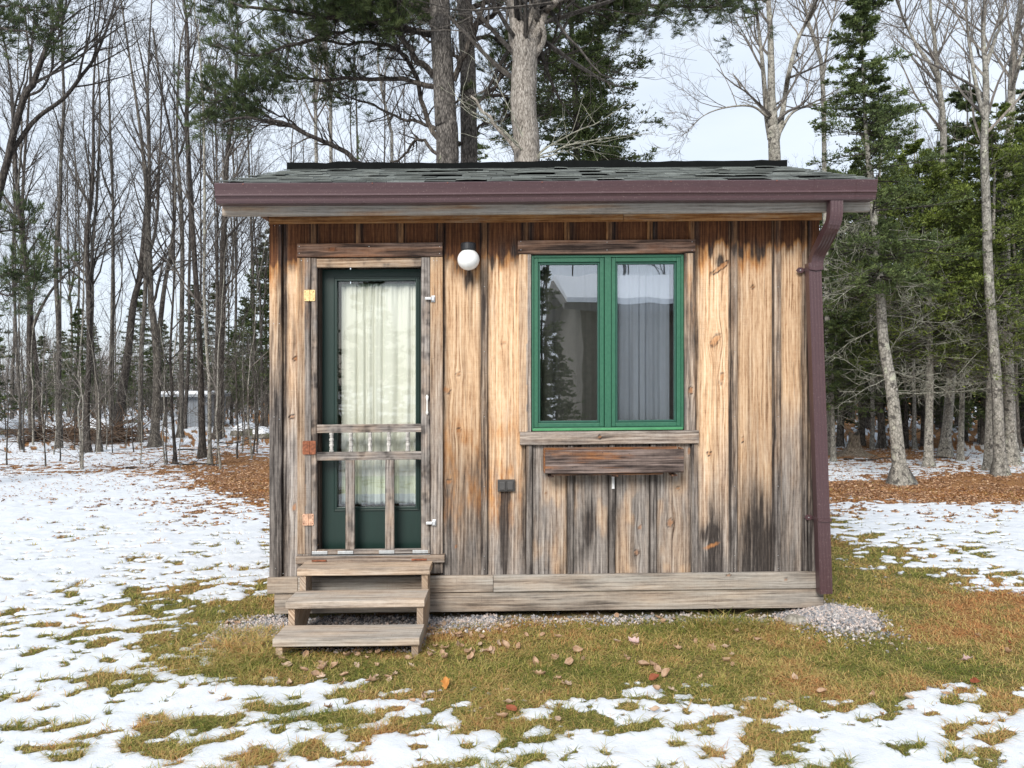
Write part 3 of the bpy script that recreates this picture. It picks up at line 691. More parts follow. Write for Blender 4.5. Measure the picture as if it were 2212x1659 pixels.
for (a, c, wf, kn) in ((1121, 1147, trimw(.85, .6, .05, 1139), ()), (1477.8, 1500.5, trimw(.65, .05, .2), ((1491, 843, 6, 90, 1.5, .9),))):
    m = MB(); wood_grid(m, X(a), X(c), Z(1310, 931), Z(1310, 549), SY - .030, .03, wfn=wf, res=.008, knots=kn, wob=.002); P(m, 'window_side_trim')
# ---------------------------------------------------------------- door opening trim
DV = SH * (800 - 1106)
hb('door_head_trim', 646, 957, Z(800, 557), Z(800, 527.5), SY - .038, 0, th=.036, wfn=hw, kn=[(722, 541, 4, 0, 3, .5)])
m = MB(); wood_grid(m, X(646), X(675), Z(660, 1194), Z(800, 558), SY - .030, .03, wfn=trimw(.75, .45, .12, 663), res=.008, wob=.003); P(m, 'door_side_trim', label='door casing on the hinge side, honey on one edge and dark grey on the other')
m = MB(); wood_grid(m, X(930.5), X(957), Z(940, 1236), Z(800, 558), SY - .030, .03, wfn=trimw(.95, .10, .15), res=.008, wob=.002); P(m, 'door_side_trim')
m = MB(); wood_grid(m, X(645), X(675.5), Z(660, 1252), Z(660, 1194.5), SY - .028, .03, wfn=trimw(.3, .1, .2), res=.01); P(m, 'door_side_trim')
hb('threshold', 645, 962, Z(800, 1212), Z(800, 1196), SY - .060, (.25, .25, 0, 0), th=.06)
# jamb lining so the opening has depth
m = MB()
for a, c in ((687.5, 690.5), (909, 911.5)): wbox(m, X(a), X(c), SY + .012, SY + .16, Z(800, 1196), Z(800, 577), 'z', (.1, .8, .3, 0))
P(m, 'door_jamb')
DGREEN = NT('dark_green_door_paint'); a2 = DGREEN.noise(DGREEN.map(DGREEN.obj(), (60, 60, 4)), 1, 3)
DGM = DGREEN.bsdf(DGREEN.mix(a2, (.004, .018, .014), (.008, .030, .023)), .38, bump=a2, bstr=.1)
dv0, dv1 = 578 + DV, 1192 + DV; yd = SY + .085
m = MB()
def rect_member(u0, u1, w0, w1, y0, y1): box(m, X(u0), X(u1), y0, y1, zv(w1), zv(w0))
gu0, gu1, gv0, gv1 = 723, 895.5, 603 + DV, 1099 + DV
rect_member(690.5, gu0, dv0, dv1, yd, yd + .04); rect_member(gu1, 909, dv0, dv1, yd, yd + .04)
rect_member(gu0, gu1, dv0, gv0, yd, yd + .04); rect_member(gu0, gu1, gv1, dv1, yd, yd + .04)
door = P(m, 'green_door', DGM, label='dark green inner door with a tall glass pane')
m = MB(); ring(m, gu0 - 8, gu1 + 8, gv0 - 8, gv1 + 8, 3, yd - .010, yd - .0005); ring(m, gu0 - 4.5, gu1 + 4.5, gv0 - 4.5, gv1 + 4.5, 5, yd - .014, yd - .0005)
bevel(P(m, 'glazing_bead', DGM, door), .002)
m = MB(); box(m, X(gu0), X(gu1), yd + .012, yd + .015, zv(gv1), zv(gv0)); P(m, 'pane', GLASSD, door)
# ---------------------------------------------------------------- screen door (thing > part > sub-part)
ys = SY - .034
GREYW = lambda d=.12, wm=.08: (lambda XX, ZZ, sd: np.stack([wm + .5 * (fbm(XX * 12 + sd, ZZ * 12, 3, 3) - .45), d + .3 * sm(.5, .75, fbm(XX * 20 + sd, ZZ * 20, 3, 5)), 0 * XX, 0 * XX], -1))
def Zs(v): return Z(800, v)
sdm = MB()
wood_grid(sdm, X(676.5), X(687.5), Zs(1194), Zs(559), ys, .03, wfn=GREYW(.2, .2), res=.008)
wood_grid(sdm, X(911.5), X(929.5), Zs(1194), Zs(559), ys, .03, wfn=GREYW(.15, .08), res=.008)
screen = P(sdm, 'screen_door', label='weathered grey open frame of the screen door')
def srail(name, u0, u1, v0, v1, dirn='h', wf=None):
    m = MB(); wood_grid(m, X(u0), X(u1), Zs(v1), Zs(v0), ys + .002, .026, dirn, wfn=wf or GREYW(), res=.008); return P(m, name, parent=screen)
srail('top_rail', 687.6, 911.4, 560, 579, wf=GREYW(.1, .5)); srail('middle_rail', 687.6, 911.4, 916, 933.5); srail('lower_rail', 687.6, 911.4, 975, 992.5); srail('bottom_rail', 687.6, 911.4, 1184, 1194)
srail('slat', 749, 768, 992.6, 1183.9, 'v'); srail('slat', 834, 853, 992.6, 1183.9, 'v')
WS = NT('spindle_wood'); sn = WS.noise(WS.map(WS.obj(), (120, 120, 12)), 1, 4); WSM = WS.bsdf(WS.ramp(sn, [(.3, (.14, .13, .12)), (.5, (.42, .40, .37)), (.7, (.62, .59, .55))]), .85, bump=sn, bstr=.5)
for u in (718.6, 760, 801, 841.5, 882):
    m = MB(); h0, h1 = Zs(975), Zs(933.5); hh = h1 - h0
    prof = [(.6, 0), (.9, .02), (.9, .10), (.55, .13), (.95, .17), (.6, .21), (.75, .27), (1.0, .36), (.8, .43), (.6, .46), (.95, .50), (.6, .54), (.8, .57), (1.0, .64), (.75, .73), (.6, .79), (.95, .83), (.55, .87), (.9, .90), (.9, .98), (.6, 1)]
    lathe(m, [(.0165 * r, hh * t) for r, t in prof], (X(u), ys + .015, h0), 'z', 14); P(m, 'spindle', WSM, screen, smooth=True)
ZINC = simple('galvanised_metal', (.52, .54, .55), .42, .75, sc=60); RUST = simple('rusted_steel', (.22, .075, .035), .85, 0, .5, 60); BRASS = simple('rust_flecked_brass', (.62, .44, .20), .45, .3, .3, 90)
STEEL = simple('painted_steel', (.55, .56, .57), .35, .3)
for a, c in ((678, 711), (733, 766), (821, 854), (893, 926)):
    m = MB(); box(m, X(a), X(c), ys - .004, ys - .0005, Zs(1193), Zs(1186.5)); bevel(P(m, 'mending_plate', ZINC, screen), .0008)
m = MB(); box(m, X(677), X(931), ys - .012, ys + .002, Zs(1201), Zs(1195.5)); P(m, 'metal_sweep', ZINC, screen)
for a, c in ((680, 711), (892, 924)):
    m = MB(); box(m, X(a), X(c), SY - .069, SY - .0605, Zs(1206), Zs(1203)); P(m, 'rusty_strip', RUST, screen)
def hinge(u0, u1, v0, v1, mat, lab):
    m = MB(); a, c, d, e = X(u0), X(u1), Zs(v1), Zs(v0); mid = (a + c) / 2; y = ys - .006
    def rr(x0, x1, rl):
        r = .008; pts = []
        for (cx, cz, s0) in ((x0 + r, d + r, 180), (x1 - r, d + r, 270), (x1 - r, e - r, 0), (x0 + r, e - r, 90)):
            rd = r if ((cx < mid) == rl) and ((cx - x0 < r * 1.5) == rl) else .0005
            bx = (cx - r if cx - x0 < r * 1.5 else cx + r); bz = (cz - r if cz < (d + e) / 2 else cz + r)
            ox = bx + (rd if bx == cx - r else -rd); oz = bz + (rd if cz < (d + e) / 2 else -rd)
            for k in range(4):
                an = R(s0 + k * 30); pts.append((ox + rd * math.cos(an), oz + rd * math.sin(an)))
        prism(m, pts, y, y + .004, axis='y')
    rr(a, mid - .001, True); rr(mid + .001, c, False)
    lathe(m, [(.004, 0), (.004, e - d - .004)], (mid, y - .001, d + .002), 'z', 10)
    h = P(m, 'hinge', mat, screen, label=lab)
    for x in (a + .009, c - .009):
        for z in (d + .013, e - .013):
            m = MB(); lathe(m, [(.0035, 0), (.0035, -.0015)], (x, y, z), 'y', 8); P(m, 'hinge_screw', RUST, screen)
for i, (q, mt, lb) in enumerate(((( 661, 685, 627, 651), BRASS, 'brassy upper hinge'), ((658, 686, 950, 979), RUST, 'rust brown middle hinge'), ((658, 682, 1106, 1131), simple('rust_streaked_zinc', (.55, .33, .22), .5, .3, .5, 45), 'rust streaked lower hinge'))):
    hinge(*q, mt, lb)
for (uc, vc) in ((931, 647), (933, 1127)):
    m = MB(); xc = X(uc); z = Z(uc, vc); y = ys - .012
    box(m, xc + .006, xc + .032, SY - .036, SY - .0305, z - .022, z + .022)
    box(m, xc - .033, xc + .008, y - .012, y + .004, z - .008, z + .010); box(m, xc + .008, xc + .028, y - .006, SY - .036, z - .014, z + .014)
    bevel(P(m, 'latch', STEEL, screen), .003)
m = MB(); xh = X(924.5)
lathe(m, [(.002, 0), (.008, .006), (.009, .016), (.005, .028), (.004, .09), (.008, .105), (.010, .12), (.003, .132)], (xh, ys - .012, Zs(896)), 'z', 12)
P(m, 'handle', simple('white_handle', (.75, .74, .70), .4), screen, smooth=True)
# ---------------------------------------------------------------- nails
rn = np.random.default_rng(5)
for u, v in ([(597, 490), (608, 490), (595, 700), (607, 700), (596, 900), (607, 905), (599, 1225), (651, 535), (951, 535), (951, 550), (651, 550), (800, 535), (1125, 524), (1125, 542), (1493, 524), (1493, 542), (1310, 525), (1310, 542), (655, 565), (668, 566), (945, 565), (938, 565)]
             + [(b_ + .5, y_) for b_ in (1046, 1586, 1680) for y_ in (620, 760, 900, 1050, 1200, 1228)]):
    m = MB(); lathe(m, [(.0028, 0), (.0022, -.0015)], (X(u), SY - (.0385 if 518 < v < 553 else .023 if u < 612 else .0305 if v < 570 else .0195), Z(u, v)), 'y', 6); P(m, 'nail', ZINC)
m = MB(); box(m, X(1321), X(1326.5), SY - .023, SY - .0195, Z(1323, 1055), Z(1323, 1029)); P(m, 'white_plate', simple('white_plate', (.7, .7, .7), .5))
# ---------------------------------------------------------------- curtains
def curtain(name, u0, u1, v0, v1, y, amp, nf, mat, lab, seed, lo=0, vmid=None):
    rc = np.random.default_rng(seed); nx, nz = 160, 60; x0, x1 = X(u0), X(u1)
    t = np.linspace(0, 1, nx); zz_ = np.linspace(zv(v1), zv(v0), nz); TT, ZZ = np.meshgrid(t, zz_)
    ph = nf * 2 * math.pi * (TT + .05 * np.sin(TT * 9 + seed) + .025 * fbm(TT * 7, ZZ * 1.2 + seed, 2, seed))
    fall = (ZZ - zz_[0]) / (zz_[-1] - zz_[0])
    Y = y + amp * (.55 + .45 * (1 - fall)) * (np.sin(ph) + .35 * np.sin(ph * 2.3 + seed)) + .004 * np.sin(ph * 3.7) * sm(.8, 1, fall)
    V = np.stack([x0 + TT * (x1 - x0) + .004 * np.cos(ph), Y, ZZ], -1).reshape(-1, 3)
    i = np.arange(nz - 1)[:, None] * nx; j = np.arange(nx - 1)[None]
    m = MB(); m.add(V, np.stack([i + j, i + j + 1, i + j + 1 + nx, i + j + nx], -1).reshape(-1, 4), tint=fall.ravel())
    V2 = V.copy()
    o = m.build(name, mat, None, smooth=True, shear=True); md_ = o.modifiers.new('thick', 'SOLIDIFY'); md_.thickness = .0015; md_.offset = 1
    return tag(o, lab, 'curtain')
CU = NT('cream_cotton'); wv = CU.noise(CU.map(CU.obj(), (300, 300, 300)), 1, 2); t = CU.attr('tint')
cc = CU.mix(CU.noise(CU.map(CU.obj(), (9, 9, .3)), 1, 2), (.80, .78, .66), (.86, .86, .81))
cc = CU.mix(CU.mr(t, .045, .05, 1, 0), cc, (.55, .60, .60))
cc = CU.mix(CU.math('MULTIPLY', CU.mr(t, .045, .05, 0, 1), CU.mr(t, .125, .13, 1, 0)), cc, (.66, .70, .55))
cc = CU.mix(CU.mr(t, .985, .99, 0, .6), cc, (.25, .36, .25))
bs = CU.n('BsdfPrincipled', {'Base Color': cc, 'Roughness': .9}); tl = CU.n('BsdfTranslucent', {'Color': cc})
CU.t.links.new(CU.n('MixShader', {0: .25, 1: bs, 2: tl}), CU.out.inputs[0])
curtain('curtain', 727, 897, 607 + DV, 1096 + DV, yd + .06, .014, 7, CU.m, 'long cream curtain with soft folds behind the door glass', 3)
def cloth(name, c0, c1, edge=None):
    m = NT(name); n1 = m.noise(m.map(m.obj(), (10, 10, .8)), 1, 3); return m.bsdf(m.mix(n1, c0, c1), .9)
curtain('curtain', 1160, 1300, v0 + 4, v1 - 4, SY + .10, .010, 3, cloth('olive_cloth', (.035, .034, .024), (.10, .095, .07)), 'dark olive brown curtain behind the left window pane', 5)
curtain('curtain', 1334, 1452, v0 + 4, v1 - 8, SY + .10, .012, 5, cloth('grey_blue_cloth', (.24, .255, .27), (.46, .485, .51)), 'pale grey blue curtain behind the right window pane', 8)
# ---------------------------------------------------------------- wall lamp
lamp = empty('wall_lamp', (X(1012), SY - .09, Z(1012, 540)), 'white globe wall lamp with a black cap between door and window', 'lamp')
m = MB(); xc = X(1012, 5.02); yl = 5.02
lathe(m, [(.048, 0), (.050, .004), (.050, .040), (.046, .047), (.0, .047)], (xc, yl, Z(1012, 541, 5.02)), 'z', 32)
box(m, xc - .03, xc + .03, yl + .02, SY - .001, Z(1012, 538, 5.02), Z(1012, 527, 5.02))
P(m, 'lamp_cap', simple('black_enamel', (.015, .015, .017), .4), lamp, smooth=False)
m = MB(); rr = .072
lathe(m, [(max(.0005, rr * math.sin(a)), -rr * math.cos(a) * .96) for a in np.linspace(.02, math.pi - .55, 20)], (xc, yl, Z(1012, 561, 5.02)), 'z', 36)
P(m, 'globe', simple('opal_glass', (.80, .80, .78), .22, 0, .07), lamp, smooth=True)
# ---------------------------------------------------------------- outlet
ou = empty('outlet_cover', (X(1094), SY - .02, Z(1094, 1047)), 'dark grey double outlet cover on the wall above a black stain', 'outlet')
GP = simple('grey_plastic', (.045, .042, .040), .5)
m = MB(); a, c, d, e = X(1075), X(1112), Z(1094, 1061), Z(1094, 1035.5); box(m, a, c, SY - .022, SY + .001, d, e); bevel(P(m, 'cover_plate', GP, ou), .003)
for (p, q) in ((a + .012, (a + c) / 2 - .006), ((a + c) / 2 + .006, c - .012)):
    m = MB(); box(m, p, q, SY - .031, SY - .0225, d + .012, e - .012); bevel(P(m, 'flap', simple('grey_flap', (.065, .062, .06), .45), ou), .003)
m = MB(); box(m, (a + c) / 2 - .004, (a + c) / 2 + .004, SY - .034, SY - .0225, d + .006, e - .006); P(m, 'flap_hinge', GP, ou)
# ---------------------------------------------------------------- window box
wb = empty('window_box', (X(1325), SY - .1, Z(1325, 1021)), 'empty reddish grey wooden window box under the green window', 'window box')
DB = 4.99
bwf = lambda XX, ZZ, sd: np.stack([-.45 + .3 * (fbm(XX * 3 + sd, ZZ * 20, 3, 3) - .4), .12 + .35 * sm(.45, .7, fbm(XX * 4, ZZ * 45 + sd, 3, 6)), .22 * sm(.55, .7, fbm(XX * 2 + 3, ZZ * 30, 3, 9)), 0 * XX], -1)
bx0, bx1, bz0, bz1 = X(1178, DB), X(1478, DB), Z(1325, 1022.5, DB), Z(1325, 972, DB)
KNB = []
m = MB(); wood_grid(m, bx0, bx1, bz0, bz0 + (bz1 - bz0) * .48, DB, .018, 'h', wfn=bwf, res=.008); wood_grid(m, bx0, bx1, bz0 + (bz1 - bz0) * .485, bz1, DB - .001, .018, 'h', wfn=bwf, res=.008)
P(m, 'front_board', parent=wb)
m = MB(); wbox(m, bx0 - .010, bx0 - .001, DB + .004, SY - .024, bz0 + .004, bz1 + .008, 'y', (.3, .2, .3, 0)); P(m, 'end_board', parent=wb)
m = MB(); wbox(m, bx1 - .012, bx1 - .001, DB + .019, SY - .024, bz0 + .004, bz1 + .004, 'y', (.3, .2, .3, 0)); P(m, 'end_board', parent=wb)
m = MB(); wbox(m, bx0 + .04, bx1 - .13, DB + .019, SY - .024, bz0 - .014, bz0 + .004, 'x', (.2, .5, .3, 0)); P(m, 'bottom_board', parent=wb)
m = MB(); wbox(m, bx0 + .0, bx1 - .02, SY - .040, SY - .024, bz0 + .006, bz1 + .008, 'x', (.3, .3, .3, 0)); P(m, 'back_board', parent=wb)
for xx in (bx0 + .02, (bx0 + bx1) / 2 - .01, bx1 - .075):
    m = MB(); wbox(m, xx, xx + .035, DB + .01, SY - .024, bz0 - .024, bz0 - .0145, 'y', (.2, .6, .3, 0)); P(m, 'bracket', parent=wb)
DN = simple('dark_nail', (.02, .015, .015), .6)
for u in (1190, 1237, 1302, 1360, 1437, 1466):
    for v in (981, 1011):
        m = MB(); lathe(m, [(.003, 0), (.002, -.0015)], (X(u, DB), DB - .0015, Z(u, v + rn.uniform(-3, 3), DB)), 'y', 6); P(m, 'nail', DN, wb)
# ---------------------------------------------------------------- steps
st = empty('wooden_steps', (-.95, 4.7, 0), 'three weathered plank steps with open risers below the door', 'steps')
XL, XR = -1.366, -.530
SHz = SH; tr = ((4.40, .105, .045), (4.65, .249, .043), (4.90, .386, .044))
def tread(Df, zt_, th, depth, wdv, xl, xr):
    m = MB(); nx, ny = 60, 14; sd = nseed()
    # rounded front edge profile swept along x, sampled for wear
    prof = [(Df + .003, -th), (Df, -th + .004), (Df, -.005), (Df + .0015, -.0015), (Df + .006, 0)] + [(Df + .006 + (depth - .006) * k / 8, 0) for k in range(1, 9)] + [(Df + depth, -th)]
    pa = np.array(prof); n = len(pa); xs = np.linspace(xl, xr, nx)
    L_ = np.r_[0, np.cumsum(np.hypot(*np.diff(pa, axis=0).T))]
    VV = np.concatenate([np.c_[np.full(n, x), pa[:, 0], zt_ + pa[:, 1] + .0015 * math.sin(x * 4 + sd)] for x in xs])
    ac = np.tile(L_, nx); al = np.repeat(xs, n)
    ga = ac + .02 * (fbm(ac * 3 + sd, al * .9, 3, 5) - .5) + .012 * (fbm(ac * 9, al * 3 + sd, 2, 7) - .5)
    s = fbm(al * 3 + sd, ac * 14, 3, 5)
    W = np.stack([wdv[0] + .35 * (s - .5), wdv[1] + .25 * sm(.5, .8, fbm(al * 2, ac * 60 + sd, 2, 9)), 0 * s, 0 * s], -1)
    i = (np.arange(nx - 1) * n)[:, None]; j = np.arange(n)[None]; j2 = (j + 1) % n
    m.add(VV, [np.stack([i + j, i + j2, i + n + j2, i + n + j], -1).reshape(-1, 4), np.arange(n)[None], ((nx - 1) * n + np.arange(n))[None, ::-1]], wd=W, gc=np.c_[ga, al, np.full(len(al), sd)])
    return P(m, 'tread', parent=st)
tread(4.40, .105, .045, .25, (.20, .0), XL, XR); tread(4.65, .249, .043, .25, (.28, .0), XL, XR); tread(4.90, .386, .044, .19, (.50, .0), XL, XR + .005)
for x in (XL + .012, XR - .047):
    m = MB(); sd = nseed()
    poly = [(4.418, -.06), (4.418, .060), (4.668, .060), (4.668, .206), (4.918, .206), (4.918, .342), (5.07, .342), (5.07, .09), (4.80, -.06)]
    Pq = np.array(poly); n = len(Pq); VV = np.r_[np.c_[np.full(n, x), Pq], np.c_[np.full(n, x + .038), Pq]]
    i = np.arange(n); j = (i + 1) % n
    g = np.c_[VV[:, 0] + .8 * VV[:, 2] - .5 * VV[:, 1], .8 * VV[:, 1] + .5 * VV[:, 2], np.full(2 * n, sd)]
    # front cut faces get end grain like the photo: vertical boards
    m.add(VV, [np.c_[i, j, j + n, i + n], i[None, ::-1], (i + n)[None]], wd=(.50, .10, .05, 0), gc=g)
    P(m, 'stringer', parent=st)
print('shed', round(time.time() - T0, 1))
# ================================================================ TREES
def barkmat(name, lo, mid, hi, sc=(18, 18, 5), lichen=None, lf=.62, bd=.02, dark=None):
    m = NT(name); oc = m.obj(); g = m.noise(m.map(oc, sc), 1, 6, .68, .4); g2 = m.noise(m.map(oc, tuple(s * 5 for s in sc)), 1, 3, .6)
    vo = m.n('TexVoronoi', {'Vector': m.map(oc, tuple(s * 1.6 for s in sc)), 'Scale': 1.0}, out='Distance', feature='DISTANCE_TO_EDGE')
    f = m.math('ADD', m.math('MULTIPLY', g, .7), m.math('MULTIPLY', g2, .3))
    f = m.math('ADD', f, m.math('MULTIPLY', m.mr(vo, 0, .25, -.5, .5), .16))
    c = m.ramp(f, [(.32, lo), (.5, mid), (.68, hi)])
    t = m.attr('tint'); c = m.mix(1.0, c, m.ramp(t, [(0, (.72, .72, .74)), (1, (1.25, 1.22, 1.18))]), 'MULTIPLY')
    if lichen:
        ln = m.noise(m.map(oc, (5, 5, 3.5)), 1, 6, .72); c = m.mix(m.mr(ln, lf, lf + .07, 0, .85), c, lichen)
    if dark:
        dn = m.noise(m.map(oc, (9, 9, 11)), 1, 4, .6, .3); c = m.mix(m.mr(dn, .57, .62, 0, .85), c, dark)
    return m.bsdf(c, .9, bump=f, bstr=.9, bdist=bd, **{'Specular IOR Level': .2})
B_WOOD = barkmat('grey_brown_bark', (.022, .020, .018), (.085, .077, .068), (.21, .195, .17), lichen=(.27, .27, .22), lf=.60)
B_DARK = barkmat('dark_brown_bark', (.014, .012, .011), (.052, .045, .040), (.13, .115, .10), lichen=(.22, .21, .17), lf=.64)
B_PALE = barkmat('pale_lichened_bark', (.09, .085, .075), (.25, .24, .21), (.42, .40, .36), (14, 14, 9), lichen=(.45, .46, .36), lf=.58, dark=(.06, .055, .05))
B_PINE = barkmat('pine_bark', (.016, .014, .013), (.095, .087, .08), (.25, .23, .21), (30, 30, 8), lichen=(.28, .30, .20), lf=.62, bd=.03)
B_OAK = barkmat('oak_bark', (.06, .05, .042), (.30, .27, .235), (.56, .52, .47), (40, 40, 9), lichen=(.44, .42, .33), lf=.66, bd=.03)
B_TWIG = barkmat('twig_bark', (.025, .022, .020), (.060, .054, .048), (.12, .11, .10), bd=.002)
B_TWIGP = barkmat('pale_twig_bark', (.06, .052, .046), (.16, .145, .13), (.28, .26, .235), bd=.002)
B_DEAD = barkmat('lichened_dead_twig', (.08, .08, .066), (.20, .20, .165), (.36, .36, .30), bd=.002)
def leafmat(name, a, b_, c_, rough=.6):
    m = NT(name); t = m.attr('tint'); n = m.noise(m.obj(), 2.2, 4, .65)
    f = m.math('ADD', m.math('MULTIPLY', t, .6), m.math('MULTIPLY', m.mr(n, .3, .7, 0, 1), .4))
    c = m.ramp(f, [(.15, a), (.5, b_), (.9, c_)])
    bs = m.n('BsdfPrincipled', {'Base Color': c, 'Roughness': rough, 'Specular IOR Level': .3}); tl = m.n('BsdfTranslucent', {'Color': c})
    m.t.links.new(m.n('MixShader', {0: .25, 1: bs, 2: tl}), m.out.inputs[0]); return m.m
N_SPR = leafmat('spruce_needles', (.032, .050, .020), (.10, .138, .048), (.20, .245, .08))
N_FIR = leafmat('fir_needles', (.035, .055, .018), (.14, .185, .036), (.27, .32, .065))
N_PINE = leafmat('pine_needles', (.022, .036, .016), (.07, .10, .035), (.16, .195, .07))
N_DARK = leafmat('shaded_evergreen_needles', (.026, .040, .019), (.072, .098, .036), (.15, .185, .06))

def smooth_path(pts, n):
    P_ = np.asarray(pts, float)
    if len(P_) < 3: t = np.linspace(0, 1, n)[:, None]; return P_[0] * (1 - t) + P_[-1] * t
    Q = np.r_[[2 * P_[0] - P_[1]], P_, [2 * P_[-1] - P_[-2]]]; out = []
    s = np.linspace(0, len(P_) - 1 - 1e-6, n)
    for q in s:
        i = int(q); t = q - i; a, b, c, d = Q[i:i + 4]
        out.append(.5 * ((2 * b) + (-a + c) * t + (2 * a - 5 * b + 4 * c - d) * t * t + (-a + 3 * b - 3 * c + d) * t ** 3))
    return np.array(out)
def grow(P0, D0, Ln, n, up, wob, rg):
    """batch of wandering polylines; up = pull towards +z per step"""
    B = len(P0); d = D0 / np.linalg.norm(D0, axis=1, keepdims=True); p = P0.copy(); out = [p]
    st = (Ln / (n - 1))[:, None]; up = np.broadcast_to(np.asarray(up, float), (B,))
    for i in range(n - 1):
        d = d + rg.normal(size=(B, 3)) * wob; d[:, 2] += up; d /= np.linalg.norm(d, axis=1, keepdims=True)
        p = p + d * st; out.append(p)
    return np.stack(out, 1)
def kids(Pp, Rp, cnt, t0, t1, a0, a1, rg, flat=0):
    B, n, _ = Pp.shape
    t = rg.uniform(t0, t1, (B, cnt)) * (n - 1) * .9999; i = t.astype(int); f = (t - i)[..., None]
    bi = np.arange(B)[:, None]
    p = Pp[bi, i] * (1 - f) + Pp[bi, i + 1] * f; T = Pp[bi, i + 1] - Pp[bi, i]; T /= np.linalg.norm(T, axis=2, keepdims=True) + 1e-9
    r = Rp[bi, i] * (1 - f[..., 0]) + Rp[bi, i + 1] * f[..., 0]
    N = rg.normal(size=(B, cnt, 3)); 
    if flat: N[..., 2] *= flat
    N -= (N * T).sum(2, keepdims=True) * T; N /= np.linalg.norm(N, axis=2, keepdims=True) + 1e-9
    a = np.radians(rg.uniform(a0, a1, (B, cnt)))[..., None]
    D = np.cos(a) * T + np.sin(a) * N
    return p.reshape(-1, 3), D.reshape(-1, 3), r.reshape(-1), (t / (n - 1)).reshape(-1)
def taper(r0, n, e=.25, p=1.0):
    r0 = np.asarray(r0, float); return r0[:, None] * (1 - (1 - e) * np.linspace(0, 1, n) ** p)[None]
def trunk_tube(mb, P_, Rd, k=14, flare=0.0, seed=0, tint=.5, z0=0):
    """a trunk with slight lobes, flaring into roots at the foot"""
    n = len(P_); T = np.gradient(P_, axis=0); T /= np.linalg.norm(T, axis=1, keepdims=True)
    A = np.cross(T, [0, 1, .01]); A /= np.linalg.norm(A, axis=1, keepdims=True); C = np.cross(T, A)
    an = np.arange(k) * 2 * math.pi / k; rg = np.random.default_rng(seed)
    lob = 1 + .06 * np.cos(3 * an + seed)[None] + .05 * (rg.random((n, k)) - .5)
    h = np.linalg.norm(P_ - P_[0], axis=1)[:, None]
    fl = flare * np.exp(-h / .16) * (.7 + .9 * np.maximum(0, np.cos(an * 3 + seed * 1.7)) ** 2 + .5 * np.maximum(0, np.cos(an * 2 + seed)) ** 3)[None]
    RR = Rd[:, None] * (lob + fl)
    V = P_[:, None] + RR[..., None] * (A[:, None] * np.cos(an)[None, :, None] + C[:, None] * np.sin(an)[None, :, None])
    i = (np.arange(n - 1) * k)[:, None]; q = np.arange(k)[None]; q2 = (q + 1) % k
    mb.add(V.reshape(-1, 3), [np.stack([i + q, i + q2, i + k + q2, i + k + q], -1).reshape(-1, 4)], tint=tint)
def tree_root(name, base, label, cat='tree', group=None): return empty(name, tuple(base), label, cat, group)
